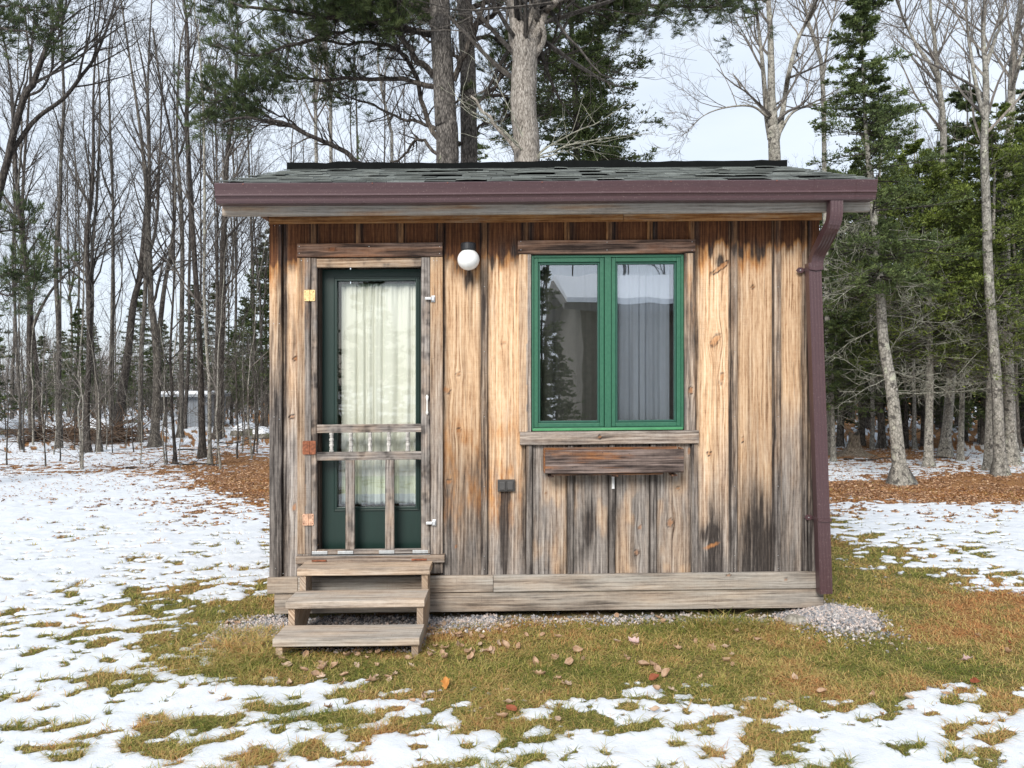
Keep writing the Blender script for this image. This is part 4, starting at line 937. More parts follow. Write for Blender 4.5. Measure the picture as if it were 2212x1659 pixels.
def bare_tree(label, path, D, w0, w1, seed, mat=None, forks=(), group=None, n1=16, n2=6, n3=5, Lk=.22, t0=.35, ztop=13., twigr=.0045, kt=10, flare=.7, name='bare_tree', dy=0.0, low=4, a1=46, ext=True):
    """path: (u,v) pixels of the trunk from foot to tip at distance D"""
    rg = np.random.default_rng(seed); mat = mat or B_WOOD
    pts = [px(u, v, D + dy * k) for k, (u, v) in enumerate(path)]
    gz = float(ground_h(np.array([pts[0][0]]), np.array([D]))[0]); 
    if path[0][1] > 850: pts[0][2] = gz - .05
    if ext and pts[-1][2] < ztop:
        dlt = pts[-1] - pts[-2]; dlt /= np.linalg.norm(dlt); dlt[:2] *= .6; Lx = (ztop - pts[-1][2]) / max(dlt[2], .4)
        pts.append(pts[-1] + dlt * Lx + rg.normal(size=3) * [.25, .25, 0])
    s = D / F * (.86 if D < 30 and path[0][0] < 600 else 1); n = 30; TP = smooth_path(pts, n); H = np.linalg.norm(np.diff(TP, axis=0), axis=1).sum()
    # small wander so that the trunks are not ruled lines
    wn = np.c_[fbm(np.linspace(0, 6, n) + seed, np.zeros(n), 2, 3) - .5, fbm(np.linspace(0, 6, n) + seed, np.ones(n) * 7, 2, 4) - .5, np.zeros(n)] * .10
    wn[0] = 0; TP = TP + wn
    r = np.interp(np.linspace(0, 1, n), [0, .6, 1], [w0 * s / 2, w1 * s / 2, w1 * s / 2 * .22])
    root = tree_root(name, (pts[0][0], D, gz), label, 'tree', group)
    mt = MB(); tint = rg.uniform(.2, .8); trunk_tube(mt, TP, r, kt, flare, seed, tint)
    mains = [(TP, r)]
    for fk in forks:                       # (list of (u,v), width0, width1)
        fp = [px(u, v, D + .15 * k * rg.normal()) for k, (u, v) in enumerate(fk[0])]
        fp[0] = px(*fk[0][0], D)
        e = fp[-1] - fp[-2]; e /= np.linalg.norm(e)
        if fp[-1][2] < ztop - 2 and fk[0][-1][1] < 40: fp.append(fp[-1] + e * [.6, .6, 1] * (ztop - fp[-1][2]) * .9)
        fP = smooth_path(fp, n); fr = np.linspace(fk[1], fk[2] * .5, n) * s / 2
        tubes(mt, fP, fr, 8, tint); mains.append((fP, fr))
    mt.build('trunk', mat, root, smooth=True)
    mc = MB(); 
    Pm = np.stack([a for a, _ in mains]); Rm = np.stack([b_ for _, b_ in mains])
    p, d, rr, t = kids(Pm, Rm, n1, t0, .98, 24, a1, rg)
    Ln = H * Lk * (1.15 - .75 * t) * rg.uniform(.6, 1.2, len(t)); l1 = grow(p, d, Ln, 8, .07, .10, rg); r1 = taper(np.minimum(rr * .5, .035) + .002, 8, .2)
    tubes(mc, l1, r1, 4, rg.random(len(l1)))
    p, d, rr, t = kids(l1, r1, n2, .15, .97, 25, 55, rg); Ln2 = np.repeat(Ln, n2) * .42 * rg.uniform(.5, 1.2, len(p)); l2 = grow(p, d, Ln2, 6, .06, .12, rg); r2 = taper(np.maximum(rr * .55, twigr), 6, .35)
    tubes(mc, l2, r2, 3, rg.random(len(l2)))
    if n3:
        p, d, rr, t = kids(l2, r2, n3, .2, .97, 25, 60, rg); Ln3 = np.repeat(Ln2, n3) * .5 * rg.uniform(.5, 1.2, len(p)); l3 = grow(p, d, Ln3, 4, .05, .14, rg); r3 = taper(np.full(len(p), twigr * .72), 4, .5)
        tubes(mc, l3, r3, 3, rg.random(len(l3)))
    if low:                               # thin dead side twigs low on the stem
        p, d, rr, t = kids(Pm[:1], Rm[:1], low * 2, .06, t0 + .1, 50, 85, rg); l4 = grow(p, d, rg.uniform(.3, 1.3, len(p)), 6, .05, .16, rg); r4 = taper(np.full(len(p), .006), 6, .4)
        tubes(mc, l4, r4, 3, rg.random(len(l4))); p, d, rr, t = kids(l4, r4, 4, .3, .95, 30, 60, rg); l5 = grow(p, d, rg.uniform(.1, .4, len(p)), 4, .04, .15, rg)
        tubes(mc, l5, taper(np.full(len(p), .0035), 4, .5), 3, .5)
    mc.build('crown', B_TWIGP if mat is B_PALE else B_TWIG, root)
    return root
def needles(mb, P_, per, ln, wd_, rg, spread=1.0, t0=0.0, upb=.15):
    """thin needle-spray triangles along polylines"""
    B, n, _ = P_.shape
    t = rg.uniform(t0, 1, (B, per)) * (n - 1) * .9999; i = t.astype(int); f = (t - i)[..., None]; bi = np.arange(B)[:, None]
    p = (P_[bi, i] * (1 - f) + P_[bi, i + 1] * f).reshape(-1, 3); T = (P_[bi, i + 1] - P_[bi, i]).reshape(-1, 3); T /= np.linalg.norm(T, axis=1, keepdims=True) + 1e-9
    N = rg.normal(size=T.shape); N[:, 2] = np.abs(N[:, 2]) * .6 + upb; N /= np.linalg.norm(N, axis=1, keepdims=True)
    d = T * .75 + N * spread; d /= np.linalg.norm(d, axis=1, keepdims=True)
    s = np.cross(d, rg.normal(size=T.shape)); s /= np.linalg.norm(s, axis=1, keepdims=True) + 1e-9
    L_ = ln * rg.uniform(.6, 1.3, len(p))[:, None]; w_ = wd_ * rg.uniform(.7, 1.3, len(p))[:, None]
    m_ = p + d * L_ * .45
    V = np.stack([p, m_ + s * w_ * .5, p + d * L_, m_ - s * w_ * .5], 1).reshape(-1, 3)
    ti = np.repeat(np.clip(np.repeat(rg.normal(.45, .2, B), per) + rg.normal(0, .12, len(p)), 0, 1), 4)
    mb.add(V, np.arange(len(p) * 4).reshape(-1, 4), tint=ti)
def conifer(label, base, tops, H, r0, Rmax, zlive, seed, mat=N_SPR, bark=B_PALE, group=None, nb=150, nbl=12, per=10, ln=.05, nw=.013, dead=40, name='spruce', prof=1.0, tint=.5, droop=-.02, gaps=.0, flare=.6, elev=(8, -14), zdead=.5, deadmat=None):
    """base (x,y); tops: list of (x,y,z) offsets that shape the stem"""
    rg = np.random.default_rng(seed); gz = float(ground_h(np.array([base[0]]), np.array([base[1]]))[0])
    b0 = np.array([base[0], base[1], gz - .05]); pts = [b0] + [b0 + np.array(q) for q in tops] if tops else [b0, b0 + [rg.normal() * .1, 0, H * .5], b0 + [rg.normal() * .2, 0, H]]
    n = 30; TP = smooth_path(pts, n); r = r0 * (1 - .93 * np.linspace(0, 1, n) ** 1.1)
    root = tree_root(name, (base[0], base[1], gz), label, 'tree', group)
    mt = MB(); trunk_tube(mt, TP, r, 14 if nb > 60 else 7, flare, seed, tint); mt.build('trunk', bark, root, smooth=True)
    zr = TP[:, 2] - gz
    def stem(z): return np.c_[np.interp(z, zr, TP[:, 0]), np.interp(z, zr, TP[:, 1]), z + gz]
    q = np.sort(rg.random(nb)); z = zlive + (H * .99 - zlive) * q ** .95; z = z + rg.normal(size=nb) * .05
    az = np.arange(nb) * 2.39996 + rg.normal(size=nb) * .4; f = np.clip((H - z) / (H - zlive), 0, 1)
    Ln = Rmax * (f ** .75 * prof + .05) * rg.uniform(.55, 1.15, nb) * np.clip(1.15 - .35 * sm(.8, 1.0, f), 0, 1) * (1 - gaps * (rg.random(nb) < .3))
    el = np.radians(elev[0] + (elev[1] - elev[0]) * f + rg.normal(size=nb) * 6)
    D0 = np.c_[np.cos(az) * np.cos(el), np.sin(az) * np.cos(el), np.sin(el)]
    l1 = grow(stem(z), D0, Ln, 8, .035 + droop, .05, rg); r1 = taper(.006 + .012 * f, 8, .2)
    mc = MB(); tubes(mc, l1, r1, 4, .4)
    p, d, rr, t = kids(l1, r1, nbl, .12, .98, 35, 62, rg, flat=.22)
    L2 = np.repeat(Ln, nbl) * (.48 * (1 - t) + .10) * rg.uniform(.6, 1.2, len(p)); l2 = grow(p, d, L2, 5, .02, .05, rg)
    if nb > 60: tubes(mc, l2, taper(np.full(len(p), .003), 5, .5), 3, .4)
    mn = MB(); needles(mn, l2, per, ln, nw, rg); needles(mn, l1, per * 2, ln, nw, rg, t0=.35)
    l3 = None
    if nbl >= 12:
        p, d, rr, t = kids(l2, np.full(l2.shape[:2], .003), 3, .15, .8, 35, 60, rg, flat=.3); l3 = grow(p, d, np.repeat(L2, 3) * .45, 4, .02, .05, rg); needles(mn, l3, max(4, per // 2), ln, nw, rg)
    if dead:
        zd = rg.uniform(zdead, zlive + .25 * (H - zlive), dead); az = rg.uniform(0, 6.28, dead); el = np.radians(rg.normal(2, 14, dead))
        D0 = np.c_[np.cos(az) * np.cos(el), np.sin(az) * np.cos(el), np.sin(el)]
        a = grow(stem(zd), D0, rg.uniform(.3, 1.0, dead) * Rmax * .95, 8, -.005, .11, rg); tubes(mc, a, taper(rg.uniform(.005, .012, dead), 8, .25), 4, .5, mi=1)
        p, d, rr, t = kids(a, taper(np.full(dead, .008), 8), 8, .15, .98, 35, 70, rg); b_ = grow(p, d, rg.uniform(.12, .5, len(p)) * Rmax * .5, 5, 0, .16, rg); tubes(mc, b_, taper(np.full(len(p), .0038), 5, .5), 3, .5, mi=1)
        p, d, rr, t = kids(b_, taper(np.full(len(b_), .004), 5), 3, .2, .95, 35, 70, rg); c_ = grow(p, d, rg.uniform(.08, .25, len(p)), 4, 0, .18, rg); tubes(mc, c_, taper(np.full(len(p), .0028), 4, .5), 3, .5, mi=1)
    mc.build('limbs', [B_TWIG, deadmat or B_DEAD], root); mn.build('crown', mat, root)
    return root
# ---- left-hand woods: the trunks one can follow in the photograph
LT = [
 ('bare tree leaning in from the left edge with two curving stems', [(-75, 985), (-40, 640), (0, 400), (20, 320), (57, 205), (83, 173), (117, 63), (133, 5)], 20, 14, B_DARK, [([(15, 345), (73, 262), (137, 213), (175, 165), (207, 120), (240, 33), (250, -20)], 12, 7), ([(57, 208), (90, 192), (112, 150), (118, 100), (140, 20)], 7, 5)], {}),
 ('dark slightly bent trunk near the left edge with a branch rising steeply to the right', [(72, 953), (64, 870), (63, 786), (65, 653), (57, 553), (38, 420), (30, 250), (10, 90)], 15, 9, B_DARK, [([(66, 720), (90, 663), (125, 610), (187, 553), (260, 500)], 9, 4)], {}),
 ('tall straight grey tree near the left edge, branchless for most of its height', [(127, 968), (128, 786), (126, 553), (131, 400), (138, 210), (137, 0)], 13, 8, B_WOOD, (), dict(t0=.55)),
 ('left leaning dark trunk between the two leftmost upright trees', [(92, 940), (87, 836), (72, 720), (57, 570), (50, 440), (60, 260), (70, 60)], 12, 7, B_DARK, (), {}),
 ('thin crooked stem close to the left edge of the woods', [(47, 972), (43, 853), (32, 653), (30, 520), (45, 300), (40, 120)], 7, 5, B_WOOD, (), {}),
 ('pale forked sapling standing forward on the leaf litter at the edge of the snowy lawn', [(178, 1012), (172, 900), (173, 850), (172, 760)], 5, 3, B_PALE, [([(172, 860), (160, 845), (142, 838), (130, 820)], 3, 2)], dict(ztop=4.2, n1=6, n3=2, t0=.3)),
 ('thick dark trunk left of a narrower twin, both splitting from one spot by the boulder', [(190, 978), (190, 880), (192, 753), (188, 553), (196, 430), (203, 300), (208, 130)], 15, 9, B_DARK, (), {}),
 ('narrower twin of the thick dark trunk, standing on its right by the boulder', [(216, 977), (210, 860), (201, 780), (199, 653), (198, 553), (212, 420), (216, 260), (206, 90)], 12, 7, B_WOOD, (), {}),
 ('slim upright tree right of the twin trunks', [(237, 955), (240, 786), (243, 553), (246, 430), (235, 250), (240, 60)], 9, 6, B_WOOD, (), {}),
 ('stout dark leaning trunk that forks above head height in the middle of the left woods', [(251, 925), (262, 850), (277, 766), (290, 653), (300, 596), (312, 480), (322, 350), (315, 180), (285, 40)], 24, 11, B_DARK, [([(296, 620), (335, 500), (345, 330), (352, 150)], 10, 6)], dict(flare=.4)),
 ('speckled straight trunk just right of the stout leaning one', [(303, 955), (307, 786), (312, 653), (313, 553), (322, 400), (318, 250), (324, 60)], 12, 8, B_WOOD, (), {}),
 ('large grey two stemmed tree with a flared foot in the leaf litter', [(337, 965), (338, 860), (337, 766), (330, 686), (325, 653), (323, 553), (316, 400), (303, 290), (280, 130)], 22, 12, B_WOOD, [([(338, 770), (347, 690), (353, 636), (360, 590), (368, 553), (378, 440), (370, 300), (348, 190), (330, 60)], 14, 8)], dict(flare=.9)),
 ('thin dark stem standing forward in the orange leaves left of the metal shed', [(377, 1002), (371, 900), (370, 853), (368, 753), (375, 600), (372, 420), (380, 250)], 8, 5, B_DARK, (), {}),
 ('medium grey trunk directly left of the small metal shed', [(388, 945), (391, 850), (392, 720), (393, 553), (388, 400), (384, 300), (388, 100)], 14, 9, B_WOOD, (), {}),
 ('thick black speckled trunk in front of the metal shed', [(437, 988), (434, 853), (430, 753), (418, 553), (407, 300), (405, 200), (402, 70), (390, -30)], 17, 10, B_DARK, (), dict(t0=.5)),
 ('pale smooth stem beside the black speckled trunk at the metal shed', [(453, 1003), (450, 853), (448, 753), (442, 553), (437, 270), (425, 80), (417, 0)], 10, 6, B_PALE, (), {}),
 ('reddish brown crooked trunk nearest the cabin on its left side', [(467, 948), (474, 850), (480, 720), (480, 553), (484, 450), (488, 333), (500, 266), (507, 185), (512, 60)], 21, 10, B_DARK, [([(483, 620), (505, 600), (520, 560), (523, 500)], 6, 3)], dict(flare=.4)),
 ('slender grey tree almost touching the left wall of the cabin in view', [(556, 925), (548, 736), (543, 553), (538, 400), (530, 200)], 8, 5, B_WOOD, (), {}),
 ('pair of wispy grey stems close behind the left corner of the cabin', [(566, 930), (562, 740), (560, 640), (553, 553), (548, 420)], 8, 4, B_WOOD, [([(562, 740), (572, 640), (577, 560), (590, 430)], 5, 3)], {}),
]
for i, (lab, path, w0, w1, mat, fk, kw) in enumerate(LT):
    vb = path[0][1]; D = 15.5 if i == 0 else Dof(vb)
    if i == 0: D = 13.5
    bare_tree(lab, path, D, w0, w1, 100 + i, mat, fk, **kw)
print('left trees', round(time.time() - T0, 1))
# ---- stems seen above the roof
for i, (lab, path, w, fk) in enumerate([
    ('thin pale stem above the left end of the roof, behind the low pine bough', [(690, 900), (686, 370), (682, 200), (684, 60)], 9, ()),
    ('slim lichened stem just right of another above the left end of the roof', [(720, 905), (716, 370), (710, 200), (700, 100)], 9, ([([(712, 260), (722, 150), (728, 60)], 5, 3)])),
    ('leaning pale birch like pole above the roof left of the double pine trunk', [(855, 905), (846, 362), (840, 270), (823, 180), (815, 110), (810, 20)], 8, ())]):
    bare_tree(lab, path, 22 + 2 * i, w, w * .7, 140 + i, B_PALE, fk, low=2)
bare_tree('grey four stemmed tree rising above the right end of the roof', [(1676, 900), (1672, 353), (1670, 270), (1667, 200), (1663, 0)], 15.5, 30, 17, 151, B_PALE, [([(1664, 300), (1656, 250), (1650, 170), (1645, 117), (1636, 40), (1631, 0)], 13, 8), ([(1678, 300), (1688, 257), (1697, 200), (1706, 150), (1722, 90), (1741, 50), (1765, 0)], 14, 9), ([(1682, 290), (1710, 245), (1750, 225), (1800, 200)], 8, 4), ([(1660, 255), (1625, 230), (1570, 232), (1520, 250), (1478, 290)], 6, 2)], n1=13, n2=6, n3=5, t0=.36, Lk=.17, low=0, a1=62)
bare_tree('slim pale tree right of the four stemmed one above the roof', [(1790, 930), (1783, 367), (1777, 190), (1772, 120), (1748, 45), (1738, 0)], 17, 11, 8, 152, B_PALE, [([(1777, 180), (1790, 80), (1805, 10)], 6, 4)], t0=.5, low=0)
bare_tree('tall forked grey tree behind the firs right of the cabin', [(2043, 987), (2052, 850), (2054, 780), (2047, 640), (2042, 551), (2040, 280), (2028, 170), (2020, 90), (2011, 0)], 16.4, 20, 12, 153, B_PALE, [([(2028, 175), (2010, 140), (1985, 105), (1960, 60), (1940, 10)], 9, 5)], t0=.55, n1=20, low=4)
bare_tree('thick lichen covered trunk near the right edge forking into two tall bare stems', [(2161, 1030), (2154, 836), (2140, 620), (2132, 430), (2128, 300), (2131, 150), (2129, 0)], 13.1, 23, 15, 154, B_PALE, [([(2129, 270), (2110, 190), (2098, 120), (2085, 0)], 10, 6), ([(2131, 140), (2150, 80), (2170, 0)], 10, 6)], t0=.55, n1=22, flare=.9, low=6)
bare_tree('leaning grey trunk just behind the thick lichened one at the right edge', [(2187, 1005), (2178, 730), (2173, 520), (2180, 300), (2188, 170), (2201, 40), (2210, -40)], 14.8, 22, 14, 155, B_PALE, [([(2184, 200), (2205, 130), (2225, 60)], 9, 5)], t0=.5, n1=18, low=6)
for i, (lab, path, w, D) in enumerate([
    ('grey trunk partly hidden behind the leaning fir trunk', [(1905, 966), (1900, 836), (1893, 600), (1885, 400)], 15, 18.5),
    ('thin straight trunk between stump and leaning fir trunk', [(1885, 970), (1884, 836), (1882, 600)], 9, 18.2),
    ('thin mottled trunk in the gap right of the leaning fir trunk', [(1975, 970), (1972, 850), (1968, 600)], 9, 18.2),
    ('thin dark trunk beside the mottled one in the right hand woods', [(1958, 968), (1952, 800), (1948, 560)], 8, 18.4),
    ('slim trunk left of the forked grey tree in the right woods', [(2006, 972), (2010, 830), (2008, 560)], 7, 18),
    ('slender leaning pale stem under the firs at the right', [(2115, 938), (2106, 850), (2086, 765), (2075, 640)], 6, 20),
    ('dark slim trunk at the very right edge', [(2200, 980), (2198, 836), (2196, 600)], 9, 17.5)]):
    bare_tree(lab, path, D, w, w * .75, 160 + i, B_PALE if i in (2, 5, 1) else B_WOOD, n1=8, n2=3, n3=2, t0=.35, ztop=8 if i < 6 else 10, low=8)
print('right bare', round(time.time() - T0, 1))
# ---- far bare trees: a few kinds, copied
FB = []
for k in range(6):
    D = 24; u = 1000
    r = bare_tree('x', [(u, 935), (u + 10, 700), (u - 6 + 4 * k, 400), (u, 100)], D, 6.5 + k * .6, 4, 200 + k, B_WOOD if k % 2 else B_DARK, [([(u, 620), (u + 14, 500), (u + 24 - 9 * k, 250), (u + 12, 60)], 5, 3)] if k % 2 else (), ztop=11 + k * .7, n1=18, n2=5, n3=5, kt=6, flare=.4, twigr=.0055)
    FB.append(r)
rf = np.random.default_rng(77)
def place_far(src, u, D, sc, lab, grp, used=set()):
    x = (u - 1106) * D / F; z = float(ground_h(np.array([x]), np.array([D]))[0])
    if src.name not in used:
        used.add(src.name); src.location = (x, D, z - .05); src.rotation_euler = (0, 0, rf.uniform(0, 6.28)); src.scale = (sc,) * 3
        src['label'] = lab; src['group'] = grp; src['category'] = 'tree'; return src
    return dup(src, (x, D, z - .05), rf.uniform(0, 6.28), sc, lab, grp)
for k in range(24):
    u = rf.uniform(-60, 590); D = 22 + 30 * rf.random()
    place_far(FB[k % 6], u, D, rf.uniform(.8, 1.2), 'thin bare grey tree, one of many crowded in the woods left of the cabin', 'thin bare trees of the left woods')
for k in range(20):
    u = rf.uniform(600, 1130) ; D = 24 + 24 * rf.random()
    place_far(FB[k % 6], u, D, rf.uniform(.8, 1.1), 'thin bare tree showing above the roof among pine boughs', 'thin bare trees behind the cabin')
for k in range(14):
    u = rf.uniform(1480, 1800) if k < 5 else rf.uniform(1880, 2260); D = 24 + 16 * rf.random()
    place_far(FB[k % 6], u, D, rf.uniform(.6, .8) if k < 5 else rf.uniform(.9, 1.15), 'thin bare tree standing behind the evergreens to the right of the cabin', 'thin bare trees of the right woods')
# saplings in the left woods
SPL = []
for k in range(4):
    SPL.append(bare_tree('x', [(1000, 1000), (1000 + 4 * k, 850), (1000 - 5, 700)], 15, 4 + k * .5, 2.5, 240 + k, B_PALE if k % 2 else B_WOOD, (), ztop=3.6 + k * .5, n1=9, n2=4, n3=2, t0=.25, kt=5, flare=.3, name='sapling', Lk=.3, low=3))
for k in range(46):
    u = rf.uniform(-20, 580); D = 13.8 + 10 * rf.random()
    place_far(SPL[k % 4], u, D, rf.uniform(.5, 1.1), 'spindly bare sapling among the trunks left of the cabin', 'saplings in the left woods')
print('far bare', round(time.time() - T0, 1))
# distant thicket closing the view
def thicket(name, u0, u1, D0, D1, N, zmax, seed, col):
    rg = np.random.default_rng(seed); mb = MB(); D = rg.uniform(D0, D1, N); u = rg.uniform(u0, u1, N); x = (u - 1106) * D / F
    p0 = np.c_[x, D, ground_base(x, D) - .2]; L_ = rg.uniform(.45, 1, N) * zmax
    a = grow(p0, np.c_[rg.normal(size=(N, 2)) * .1, np.ones(N)], L_, 7, .05, .06, rg); ra = taper(rg.uniform(.02, .05, N), 7, .2); tubes(mb, a, ra, 4, rg.random(N))
    p, d, r, t = kids(a, ra, 8, .15, .98, 20, 50, rg); b_ = grow(p, d, np.repeat(L_, 8) * .28 * rg.uniform(.4, 1.2, len(p)), 5, .08, .1, rg); rb = taper(np.full(len(p), .012), 5, .4); tubes(mb, b_, rb, 3, rg.random(len(p)))
    p, d, r, t = kids(b_, rb, 3, .2, .98, 20, 50, rg); c_ = grow(p, d, rg.uniform(.4, 1.2, len(p)), 4, .06, .1, rg); tubes(mb, c_, taper(np.full(len(p), .008), 4, .4), 3, rg.random(len(p)))
    o = mb.build(name, col, None); tag(o, kind='stuff', label='hazy mass of far off bare trees closing the woods', cat='woodland'); return o
B_FAR = barkmat('far_twigs', (.08, .068, .062), (.15, .13, .12), (.24, .215, .20), bd=.002)
thicket('far_bare_woodland', -150, 640, 56, 78, 420, 5.6, 5, B_FAR)
thicket('undergrowth', -80, 640, 30, 48, 260, 2.0, 6, B_WOOD)
# ---- evergreens
EV = []
for k in range(4):
    EV.append(conifer('x', (0, 30), None, 6.0 + k, .09, 1.5 + .12 * k, .9 + .35 * k, 300 + k, N_DARK, B_WOOD, nb=130, nbl=10, per=12, ln=.12, nw=.036, dead=16, name='evergreen', flare=.3, deadmat=B_TWIG))
print('ev proto', round(time.time() - T0, 1))
def ev(u, D, sc, lab, grp, k): return place_far(EV[k % 4], u, D, sc, lab, grp)
for k, (u, D, sc) in enumerate([(85, 36, .55), (165, 33, .6), (200, 38, .5), (300, 40, .62), (345, 42, .6), (350, 52, .72), (420, 50, .85), (465, 52, .8), (500, 44, .65), (535, 34, .66), (575, 33, .8), (600, 31, .85), (270, 42, .5), (130, 42, .55)]):
    ev(u, D * .85, sc * 1.05, 'low dark evergreen at the back of the woods left of the cabin', 'low evergreens in the left woods', k)
rows = [(1775, 20, .95), (1815, 19, 1.0), (1862, 19.5, .9), (1905, 21, 1.05), (1950, 20, .95), (1995, 19.2, .9), (2040, 20.5, 1.0), (2082, 21, 1.1), (2125, 19.5, 1.0), (2170, 20.5, 1.1), (2212, 20, 1.1), (2260, 18, 1.1), (2330, 17, 1.1), (2400, 18, 1.15)]
for k, (u, D, sc) in enumerate(rows):
    ev(u, D, sc, 'dark spruce in the dense row of evergreens right of the cabin', 'dark spruces of the right woods', k)
for k in range(26):
    ev(1765 + rf.random() * 560, 23 + 22 * rf.random(), rf.uniform(.85, 1.2), 'dark spruce in the dense row of evergreens right of the cabin', 'dark spruces of the right woods', k)
for k, u in enumerate((-60, -120, 1400, 1330, 1480)):
    ev(u, 22 if k < 2 else 55, .9 if k < 2 else .6, ('dark evergreen at the left edge of the woods' if k < 2 else 'far low evergreen hidden behind the cabin'), 'edge evergreens' if k < 2 else 'far evergreens behind the cabin', k)
def off(u, v, D, x0, y0): p = px(u, v, D); return (p[0] - x0, p[1] - y0, p[2])
D = 11.9; bx = px(1947, 1046, D)
conifer('pale barked fir with a leaning trunk and flared roots nearest the cabin on its right', (bx[0], D), [off(1926, 836, D, bx[0], D), off(1908, 729, D, bx[0], D), off(1900, 600, D, bx[0], D), off(1888, 470, D, bx[0], D), off(1875, 333, D, bx[0], D), off(1865, 167, D, bx[0], D), off(1857, -70, D, bx[0], D)], 8.0, .098, 1.55, 2.9, 401, N_SPR, B_PALE, nb=150, nbl=15, per=15, ln=.05, nw=.015, dead=40, gaps=.5, flare=1.3, name='fir', zdead=1.3, prof=.9)
conifer('bushy bright green fir behind the leaning fir trunk', (px(2005, 900, 14.5)[0], 14.5), None, 6.1, .08, 2.15, 2.0, 402, N_FIR, B_PALE, nb=150, nbl=15, per=13, ln=.055, nw=.018, dead=30, name='fir', elev=(20, -8), zdead=1.5)
conifer('bright green fir boughs beside the thick lichened trunk at the right edge', (px(2150, 900, 13.6)[0], 13.8), None, 6.6, .07, 2.0, 2.2, 403, N_FIR, B_PALE, nb=130, nbl=15, per=14, ln=.05, nw=.017, dead=34, name='fir', gaps=.5, elev=(15, -10), zdead=1.5)
conifer('half dead fir with grey lichened twigs between the bushy firs', (px(2075, 900, 15.5)[0], 15.5), None, 5.2, .06, 1.7, 2.2, 404, N_FIR, B_PALE, nb=90, nbl=13, per=13, ln=.055, nw=.018, dead=36, name='fir', gaps=.6, zdead=1.4)
conifer('small fir close behind the right corner of the cabin', (px(1800, 900, 15.5)[0], 15.5), None, 4.3, .05, 1.25, 1.2, 405, N_SPR, B_PALE, nb=100, nbl=13, per=13, ln=.055, nw=.018, dead=24, name='fir')
conifer('dark spruce filling the space right of the oak above the roof', (px(1226, 900, 13.5)[0], 13.5), None, 11.5, .11, 1.95, 2.4, 406, N_SPR, B_DARK, nb=260, nbl=16, per=14, ln=.055, nw=.017, dead=50, name='spruce', gaps=.4, elev=(5, -18), zdead=2.5)
conifer('spruce with ragged outer boughs standing right of the dark one', (px(1285, 900, 14.6)[0], 14.6), None, 8.4, .09, 1.75, 2.0, 407, N_SPR, B_DARK, nb=150, nbl=15, per=13, ln=.055, nw=.017, dead=35, name='spruce', gaps=.6, elev=(10, -14), zdead=2.5)
conifer('low spruce showing between the pine trunks and the oak above the roof', (px(1062, 900, 16)[0], 16), None, 7.2, .07, 1.2, 2.6, 408, N_SPR, B_DARK, nb=80, nbl=13, per=10, ln=.055, nw=.014, dead=30, name='spruce')
print('evergreens', round(time.time() - T0, 1))
# ---- white pine and oak behind the shed
def pine(label, D, trunk, w0, w1, limbs, seed, mat=B_PINE, base_u=None):
    rg = np.random.default_rng(seed); s = D / F
    x0 = px(trunk[0][0], 900, D)[0]; gz = float(ground_h(np.array([x0]), np.array([D]))[0])
    pts = [np.array([x0, D, gz - .05])] + [px(u, v, D) for u, v in trunk]; e = pts[-1] - pts[-2]; e /= np.linalg.norm(e); pts.append(pts[-1] + e * 4.5)
    n = 36; TP = smooth_path(pts, n); r = np.interp(TP[:, 2], [0, 4, 8.5, 13], [w0 * s / 2 * 1.12, w0 * s / 2, w1 * s / 2, w1 * s / 5])
    root = tree_root('pine_tree', (x0, D, gz), label)
    mt = MB(); trunk_tube(mt, TP, r, 20, .6, seed); mt.build('trunk', mat, root, smooth=True)
    mc = MB(); mn = MB()
    for (pp, wa, wb_, dys, fol, f0) in limbs:
        k = len(pp); LP = smooth_path([px(u, v, D + dys * i / (k - 1)) for i, (u, v) in enumerate(pp)], 18)
        LP = LP + (np.c_[fbm(np.arange(18) * .7, np.full(18, seed * 1.3 + pp[0][0]), 2, 3), np.zeros(18), fbm(np.arange(18) * .7, np.full(18, pp[0][1] * 1.1), 2, 4)] - [.5, 0, .5]) * .10 * np.r_[0, np.ones(17)][:, None]
        LR = np.linspace(wa, wb_, 18) * s / 2; tubes(mc, LP, LR, 7, rg.random(), mi=0)
        Ltot = np.linalg.norm(np.diff(LP, axis=0), axis=1).sum()
        nk = int(9 + Ltot * 5)
        p, d, rr, t = kids(LP[None], LR[None], nk, .12, .99, 30, 65, rg, flat=.5); a = grow(p, d, Ltot * .13 * rg.uniform(.4, 1.2, len(p)) + .12, 7, .03, .10, rg); ra = taper(np.minimum(rr * .5, .012) + .002, 7, .3); tubes(mc, a, ra, 4, rg.random(len(p)))
        ta = t
        p, d, rr, t = kids(a, ra, 6, .2, .98, 30, 60, rg, flat=.6); b_ = grow(p, d, rg.uniform(.15, .45, len(p)), 5, .05, .12, rg); tubes(mc, b_, taper(np.full(len(p), .0035), 5, .6), 3, rg.random(len(p)))
        if fol:
            sel = np.repeat(ta, 6) > f0; bb_ = b_[sel]; bb_ = bb_[rg.random(len(bb_)) < min(1, fol)]
            mul = max(1, int(round(fol)))
            if len(bb_):
                p, d, rr, t = kids(bb_, np.full(bb_.shape[:2], .003), 3 * mul, .3, .99, 25, 55, rg); cc_ = grow(p, d, rg.uniform(.08, .22, len(p)), 4, .08, .1, rg)
                tubes(mc, cc_, taper(np.full(len(cc_), .0028), 4, .6), 3, .4)
                needles(mn, cc_, 34, .085, .0065, rg, spread=.75, t0=.45, upb=.35)
                needles(mn, bb_, 22, .08, .0065, rg, spread=.8, t0=.6, upb=.3)
    mc.build('limbs', [B_DARK], root)
    if mn.n: mn.build('crown', N_PINE, root)
    return root
